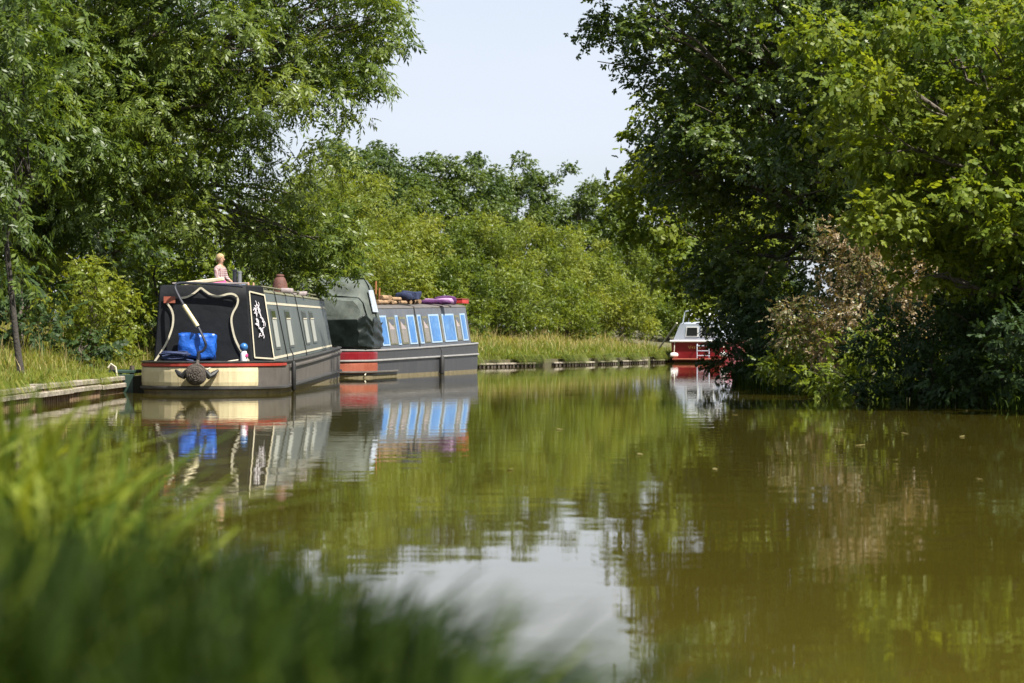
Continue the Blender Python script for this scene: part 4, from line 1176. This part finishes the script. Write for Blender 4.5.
# hair: cap over crown and back of the head
mb = MB(); 
rings = []
for i in range(7):
    a = PI * .5 * i / 6 * 1.25
    z = .775 + .105 * math.cos(a); rr = .098 * math.sin(a) + .004
    rings.append([((rr * math.cos(t) * .95) * S, (rr * (1.08 if math.sin(t) > 0 else .92) * math.sin(t) + .012) * S, (z + (.05 * max(0, -math.sin(t)) - .05 * max(0, math.sin(t))) * (i / 6) ** 2) * S) for t in np.linspace(0, 2 * PI, 20, endpoint=False)])
mb.loft(rings); mb.build('hair', M['hair'], PS, smooth=True)

# ---------------- boat 2: grey narrowboat with blue window panels
a2 = math.radians(10.8)
B2 = empty('narrowboat', (-4.05, 50.25, 0), -a2)
tag(B2, 'grey narrowboat with blue white-framed window panels and a dark green stern hood', 'boat')
deck2 = lambda y: .56 + .16 * (max(0, y - 1) / 12) ** 1.2
H2 = Hull(1.05, 13.4, .95, 2.2, deck2)
H2.body(None, None).build('hull', [M['waterline'], M['hull2'], M['hull2']], B2, smooth=True)
H2.strip(lambda y: .36 + .08 * y / 12, lambda y: deck2(y) - .012, .002, .008, lambda x, y: y < .96 and abs(x) < 1.06).build('stern_panel', M['deepred'], B2)
H2.strip(lambda y: .09, lambda y: .33 + .08 * y / 12, .002, .008, lambda x, y: y < .96).build('stern_panel', M['rustred'], B2)
H2.strip(lambda y: .335 + .09 * y / 12, lambda y: .375 + .09 * y / 12, 0, .03).build('rubbing_strake', M['greyline'], B2)
H2.strip(lambda y: .10, lambda y: .145, 0, .03, lambda x, y: y < 3.2).build('rubbing_strake', M['grey_hull'], B2)
H2.strip(lambda y: deck2(y) - .004, lambda y: deck2(y) + .035, -.04, .018).build('gunwale', M['greyline'], B2)
C20, C21 = 1.62, 11.4
hb2, ht2 = .90, .74
z20 = deck2; z21 = lambda y: 1.50 + .018 * (y - 2)
mb = MB(); mb.loft([[(x, float(y), z) for x, z in cabin_section(hb2, ht2, z20(y), z21(y))] for y in np.linspace(C20, C21, 16)]); mb.build('cabin', M['cabin2'], B2, smooth=True)
mb = MB(); rings = []
for y in np.linspace(C20 + .01, C21 - .01, 8):
    pts = cabin_section(hb2, ht2, z20(y), z21(y))[1:-1]
    rings.append([(x * 1.012, float(y), z + .004) for x, z in pts] + [(x * .99, float(y), z - .03) for x, z in pts[::-1]])
mb.loft(rings); mb.build('roof', M['grey_hull'], B2, smooth=True)
def side2(y, v, sgn=1, out=0.0):
    z0, z1 = z20(y), z21(y); x = hb2 + (ht2 - hb2) * v
    n = Vector((z1 - z0, 0, hb2 - ht2)).normalized()
    p = Vector((x, y, z0 + (z1 - z0) * v)) + n * out
    return Vector((p.x * sgn, p.y, p.z))
# from picture columns to distances along the cabin side
def y_of_px(px):
    best = None; lo, hi = 1.0, 13.0
    ca, sa = math.cos(a2), math.sin(a2)
    for _ in range(50):
        m = (lo + hi) / 2
        p = side2(m, .35); X = -4.05 + p.x * ca + p.y * sa; Yw = 50.25 - p.x * sa + p.y * ca
        if 512 + F * X / Yw < px: lo = m
        else: hi = m
    return lo
panels = [(380.5, 388.3, 'b'), (389.2, 396.2, 'w'), (397, 399.8, 'b'), (401, 407.3, 'w'), (408.5, 416, 'b'), (417.0, 418.6, 'w'), (419.0, 422.6, 'b'), (424, 429.3, 'w'), (430.3, 440.5, 'b'), (441.6, 443.0, 'w'), (443.6, 455.5, 'b'), (456.5, 460.8, 'w'), (461.6, 466.8, 'b')]
for sg in (1, -1):
    for (p0, p1, t) in panels:
        y0, y1 = y_of_px(p0), y_of_px(p1)
        if t == 'b':
            mb = MB(); side_rect(mb, y0, y1, .10, .80, .002, .014, side2, sg); fr = mb.build('window_shutter', M['blueframe'], B2)
            m_ = min(.10, (y1 - y0) * .18)
            mb = MB(); side_rect(mb, y0 + m_, y1 - m_, .14, .76, .0165, .004, side2, sg); mb.build('panel', M['blue_panel'], fr)
        else:
            mb = MB(); side_rect(mb, y0, y1, .12, .76, .002, .010, side2, sg); fr = mb.build('window', M['roof1'], B2)
            m_ = min(.08, (y1 - y0) * .2)
            mb = MB(); side_rect(mb, y0 + m_, y1 - m_, .15, .55, .0125, .003, side2, sg); mb.build('pane', M['brownglass'], fr)
            if y1 - y0 > .3:
                mb = MB(); side_rect(mb, y0 + m_, y1 - m_, .58, .71, .0125, .003, side2, sg); mb.build('hopper', M['darkglass'], fr)
                mb = MB(); mb.slab([side2(y0 + m_, .47, sg, .016), side2(y1 - m_, .47, sg, .016), side2(y0 + m_, .66, sg, .016)][::sg], .003); mb.build('curtain', M['mauve'], fr)
# strap over the roof
for y in (5.6,):
    mb = MB(); pts = [side2(y, v, 1, .012) for v in np.linspace(0, .985, 5)] + [Vector((t * ht2 * .93, y, z21(y) + .06 * (1 - t * t) + .02)) for t in np.linspace(.9, -.9, 7)] + [side2(y, v, -1, .012) for v in np.linspace(.985, 0, 5)]
    mb.tube(pts, .016, 5); mb.build('tie_rope', M['strap'], B2)
# stern hood: lower at the stern, high at the cabin
def hood2(y, zt, hb_, ht_, z0):
    pts = [(hb_, z0), (hb_ * .99, z0 + (zt - z0) * .45), (ht_ * 1.02, z0 + (zt - z0) * .9), (ht_ * .9, zt)]
    n = 4; top = [(ht_ * .9 * (1 - 2 * i / n), zt + .05 * math.sin(PI * i / n)) for i in range(1, n)]
    full = pts + top + [(-x, z) for x, z in pts[::-1]]
    return [(x, y, z) for x, z in full]
st = [(.28, 1.30, .78, .56), (.36, 1.60, .92, .76), (.62, 1.66, .97, .80), (.70, 1.72, .98, .80), (.84, 1.98, .98, .79), (1.15, 2.08, .98, .78), (1.5, 2.05, .98, .78), (1.60, 1.80, .97, .78)]
mb = MB(); mb.loft([hood2(y, zt, a, b, deck2(y) + .04) for y, zt, a, b in st]); hd2 = mb.build('stern_hood', M['canvasgreen'], B2, smooth=True)
# subdivide and crease the cloth
bm = bmesh.new(); bm.from_mesh(hd2.data); bmesh.ops.subdivide_edges(bm, edges=bm.edges, cuts=3, use_grid_fill=True); bm.to_mesh(hd2.data); bm.free()
lumpy(hd2, .010, 9, 21)
for k in (2, 5):
    mb = MB(); y, zt, a, b = st[k]
    mb.tube([(x * 1.012, yy, z + .01) for x, yy, z in hood2(y, zt, a, b, deck2(y) + .04)], .014, 5); mb.build('seam', M['tarpgreen'], hd2)
def skirt():
    mb = MB(); rings = []
    r = np.random.default_rng(8)
    for k, (y, zt, a, b) in enumerate(st):
        z0 = deck2(y) + .07
        ring = []
        for i in range(9):
            t = i / 8; z = z0 + (1.22 + .10 * math.sin(k * 1.7) - z0) * t
            ring.append((a * (1.02 - .02 * t) + .03 + .018 * math.sin(i * 2.1 + k * 1.3), y + (-.05 if k == 0 else 0), z))
        rings.append(ring)
    left = [[(-x, y, z) for x, y, z in rg] for rg in rings]
    allr = left[::-1] + [[(x * .5, y - .05, z) for x, y, z in rings[0]]] [:0] + rings
    mb.loft(allr, closed=False, caps=False)
    return mb
sk = skirt().build('skirt', M['tarpgreen'], hd2, smooth=True)
bm = bmesh.new(); bm.from_mesh(sk.data); bmesh.ops.subdivide_edges(bm, edges=bm.edges, cuts=2, use_grid_fill=True); bmesh.ops.solidify(bm, geom=bm.faces, thickness=.008); bm.to_mesh(sk.data); bm.free()
lumpy(sk, .012, 6, 22)
for sg in (1, -1):
    mb = MB(); c = [Vector((sg * .965, .90, 1.38)), Vector((sg * .965, 1.34, 1.38)), Vector((sg * .852, 1.34, 1.85)), Vector((sg * .852, .94, 1.84))]
    mb.slab(c[::sg], .012); mb.build('window_pane', M['plastic'], hd2)
# roof clutter of boat 2
ca2, sa2 = math.cos(a2), math.sin(a2)
def b2w(x, y, z): return (-4.05 + x * ca2 + y * sa2, 50.25 - x * sa2 + y * ca2, z)
def roof2(px, frac=.35):
    lo, hi = 0, 13
    for _ in range(40):
        m = (lo + hi) / 2; X, Yw, _z = b2w(frac, m, 0)
        if 512 + F * X / Yw < px: lo = m
        else: hi = m
    z = z21(lo) + .06 * (1 - (frac / (ht2 * .96)) ** 2) + .006
    return b2w(frac, lo, z)
r = np.random.default_rng(77)
logpx = [379, 382, 385.5, 388, 391.5, 394, 397, 400.5, 403, 406.5, 410, 413, 417, 384, 389, 396, 402]
loglab = ['short cut log', 'split log', 'round log']
for i, px in enumerate(logpx):
    up = .08 if i >= 13 else 0
    c = roof2(px, .30 + .12 * r.random())
    rr = .038 + .03 * r.random(); L_ = .18 + .16 * r.random()
    mb = MB(); mb.lathe([(rr * .9, -L_ / 2), (rr, -L_ / 2 + .01), (rr * 1.05, 0), (rr, L_ / 2 - .01), (rr * .9, L_ / 2)], n=10, rot=Matrix.Rotation(PI / 2, 3, 'X') )
    o = mb.build('firewood_log', M['log'], smooth=True); o.location = (c[0], c[1], c[2] + rr + up); o.rotation_euler = (0, 0, r.uniform(-.9, .9))
    tag(o, 'cut firewood log in the row lying on the roof of the grey narrowboat', 'log', 'firewood logs on the roof of the grey narrowboat')
def clutter(name, px, size, mat, label, cat, lift=0, seed=1, frac=.35):
    c = roof2(px, frac); o = soft(name, size, (c[0], c[1], c[2] + size[2] * .42 + lift), mat, min(size) * .09, 9, seed, (0, 0, -a2), .45)
    return tag(o, label, cat)
clutter('rolled_bag', 411.5, (.40, .34, .19), 'navy', 'dark blue bag lying on top of the firewood', 'bag', .13, 31)
clutter('dark_sack', 403.5, (.36, .3, .15), 'navy', 'small dark sack left of the dark blue bag on the firewood', 'sack', .12, 32)
clutter('purple_bag', 425.5, (1.2, .4, .11), 'purple', 'flat purple bag lying on the roof right of the firewood', 'bag', 0, 33)
clutter('purple_sack', 445, (.5, .36, .20), 'purple', 'dark purple sack left of the red crate', 'sack', 0, 34)
clutter('lilac_bag', 438.5, (.7, .3, .15), 'lilac', 'pale lilac bag between the purple bags', 'bag', 0, 35, .45)
c = roof2(456, .3)
cr = empty('red_crate', c, -a2); tag(cr, 'low red crate at the front end of the grey narrowboat roof', 'crate')
mb = MB()
mb.box((0, 0, .01), (.5, .8, .02))
for sx in (-.24, .24): mb.box((sx, 0, .06), (.02, .8, .08), bev=.004)
for sy in (-.39, .39): mb.box((0, sy, .06), (.455, .02, .08), bev=.004)
mb.build('tray', M['red'], cr)
mb = MB(); mb.box((0, 0, .112), (.52, .82, .02), bev=.005); mb.build('lid', M['rustred'], cr)
# poles standing by the hood
for px, top, lab in ((375.5, 281, 'taller orange-brown pole standing at the front of the green hood'), (379, 288, 'shorter orange-brown pole standing next to the taller one')):
    X, Yw, z_ = roof2(px, -.1 if top < 285 else .0)
    mb = MB(); mb.tube([(0, 0, 0), (.01, 0, CH + (341.5 - top) / F * Yw - z_)], .022, 7); o = mb.build('wooden_pole', M['rustpole'], smooth=True); o.location = (X, Yw, z_)
    tag(o, lab, 'pole', 'poles by the green hood')
p = b2w(1.11, 7.0, 0); hang_fender((p[0], p[1], -.02), .46, .06, 'black fender hanging on the side of the grey narrowboat')
# mooring ropes from the grey boat
mb = MB(); mb.tube([b2w(1.0, .75, deck2(0) + .05), b2w(.99, .65, .35), b2w(.93, .35, .05)], .014, 6); o = mb.build('mooring_line', M['palerope'], smooth=True); tag(o, 'pale rope hanging down the red stern of the grey narrowboat', 'rope')

# ---------------- boat 3: red cruiser beyond, its transom toward us
a3 = math.radians(16)
B3 = empty('cabin_cruiser', (6.72, 87.2, 0), -a3)
tag(B3, 'red and white cabin cruiser moored beyond, its transom showing beside the dark trees', 'boat')
mb = MB(); rings = []
for y, hw, zt, zk in ((0, .98, .74, -.2), (.06, 1.02, .76, -.25), (2.5, 1.08, .80, -.3), (4.6, .95, .88, -.25), (5.8, .55, .95, -.1), (6.4, .06, 1.0, .2)):
    rings.append([(-hw * .82, y, zk), (hw * .82, y, zk), (hw * .96, y, .25), (hw, y, zt), (-hw, y, zt), (-hw * .96, y, .25)])
mb.loft(rings); mb.build('hull', M['deepred'], B3, smooth=True)
mb = MB(); mb.box((0, -.03, .775), (2.08, .12, .075), bev=.02); mb.build('gunwale', M['white'], B3)
mb = MB(); mb.box((0.0, -.22, .12), (1.75, .42, .06), bev=.02); mb.build('swim_platform', M['rustred'], B3)
mb = MB()
for xx in (-.02, .42): mb.tube([(xx, -.06, .62), (xx, -.10, .66), (xx, -.13, .60), (xx, -.13, .16)], .020, 7)
for zz in (.25, .42, .60): mb.tube([(-.02, -.13, zz), (.42, -.13, zz)], .018, 7)
mb.build('ladder', M['palegrey'], B3, smooth=True)
mb = MB(); rings = []
for y, hb3, ht3, z0, z1 in ((.12, .95, .72, .80, 1.40), (.5, .96, .74, .80, 1.46), (3.4, .94, .72, .84, 1.50), (4.5, .75, .52, .9, 1.16)):
    rings.append([(-hb3, y, z0), (hb3, y, z0), (ht3, y, z1 - .05), (ht3 - .08, y, z1), (-ht3 + .08, y, z1), (-ht3, y, z1 - .05)])
mb.loft(rings); mb.build('cabin', M['palegrey'], B3, smooth=True)
for x0, x1 in ((-.50, -.02), (.06, .55)):
    mb = MB(); mb.slab([(x0, .118, .93), (x1, .118, .93), (x1, .118, 1.30), (x0 + .04, .118, 1.30)], .014); fr = mb.build('window', M['white'], B3)
    mb = MB(); mb.slab([(x0 + .04, .103, .96), (x1 - .04, .103, .96), (x1 - .04, .103, 1.26), (x0 + .07, .103, 1.26)], .005); mb.build('pane', M['darkglass'], fr)
for sg in (1, -1):
    for y0, y1 in ((.9, 1.7), (2.0, 2.9)):
        c = [Vector((sg * .90, y0, .98)), Vector((sg * .90, y1, .98)), Vector((sg * .79, y1, 1.30)), Vector((sg * .79, y0, 1.30))]
        mb = MB(); mb.slab(c[::sg], .02); mb.build('side_window', M['darkglass'], B3)
mb = MB()
for i, y in enumerate((.6, 1.6)):
    mb.tube([(-.7, y, 1.45), (-.62, y, 1.85), (0, y, 1.98), (.62, y, 1.85), (.7, y, 1.45)], .022, 7)
mb.build('hood_frame', M['palegrey'], B3, smooth=True)
soft('folded_hood', (1.3, .4, .22), (0, 1.1, 1.66), 'white', .02, 6, 40, parent=B3)
mb = MB()   # worn gold name on the transom, too small to read
for k, ln in enumerate(([(-.36, .60), (-.32, .50), (-.27, .61)], [(-.22, .58), (-.22, .50)], [(-.17, .57), (-.12, .58), (-.16, .51), (-.11, .51)], [(-.06, .52), (-.04, .57), (-.01, .51)], [(.03, .57), (.05, .51), (.09, .56)])):
    mb.ribbon([(x, -.006, z) for x, z in ln], .022, (0, -1, 0), .005)
mb.build('lettering', M['gold'], B3)
def ballfender(p, label):
    root = empty('white_fender', p); tag(root, label, 'fender', 'white fenders of the red cruiser')
    mb = MB(); mb.lathe([(.02, -.15), (.075, -.12), (.095, 0), (.075, .12), (.02, .15)], n=12, rot=Matrix.Rotation(PI / 2, 3, 'Y')); mb.build('cushion', M['white'], root, smooth=True)
    mb = MB(); mb.tube([(0, 0, .08), (.02, .08, .3), (.03, .16, .46)], .012, 5); mb.build('line', M['palerope'], root)
def b3w(x, y, z): return (6.72 + x * math.cos(a3) + y * math.sin(a3), 87.2 - x * math.sin(a3) + y * math.cos(a3), z)
ballfender(b3w(-.86, -.16, .27), 'white fender at the bank-side corner of the red transom')
ballfender(b3w(.95, -.16, .29), 'white fender at the tree-side corner of the red transom')
# pale mooring pole leaning from the bank to the cruiser
a = W(654, 342, 89); b = W(677, 323, 88)
mb = MB(); a.z = gz(5.0, 89) ; mb.tube([(0, 0, 0), Vector(b) - Vector(a)], .032, 7); o = mb.build('mooring_pole', M['palerope'], smooth=True); o.location = a
tag(o, 'pale boat pole leaning from the grassy bank onto the red cruiser', 'pole')

# fallen leaves floating on the open water
r = np.random.default_rng(95)
lf = MB(); lf.slab([(-.05, 0, 0), (-.015, -.022, 0), (.03, -.016, .004), (.055, .004, .006), (.02, .022, .002), (-.02, .02, 0)], .003)
proto = None
for px, py in ((838, 430), (967, 411), (905, 434), (962, 437), (776, 452), (715, 470), (640, 455), (560, 430), (735, 415), (510, 470), (980, 480), (860, 446), (800, 421)):
    Y = CH * F / (py - 341.5)
    if proto is None: o = proto = lf.build('floating_leaf', M['straw'])
    else: o = proto.copy(); COL.objects.link(o)
    o.location = ((px - 512) / F * Y, Y, .004); o.rotation_euler = (0, 0, r.uniform(0, 6)); o.scale = (.45 + .5 * r.random(),) * 3
    tag(o, 'small pale leaf floating alone on the open brown water', 'leaf', 'leaves floating on the canal')
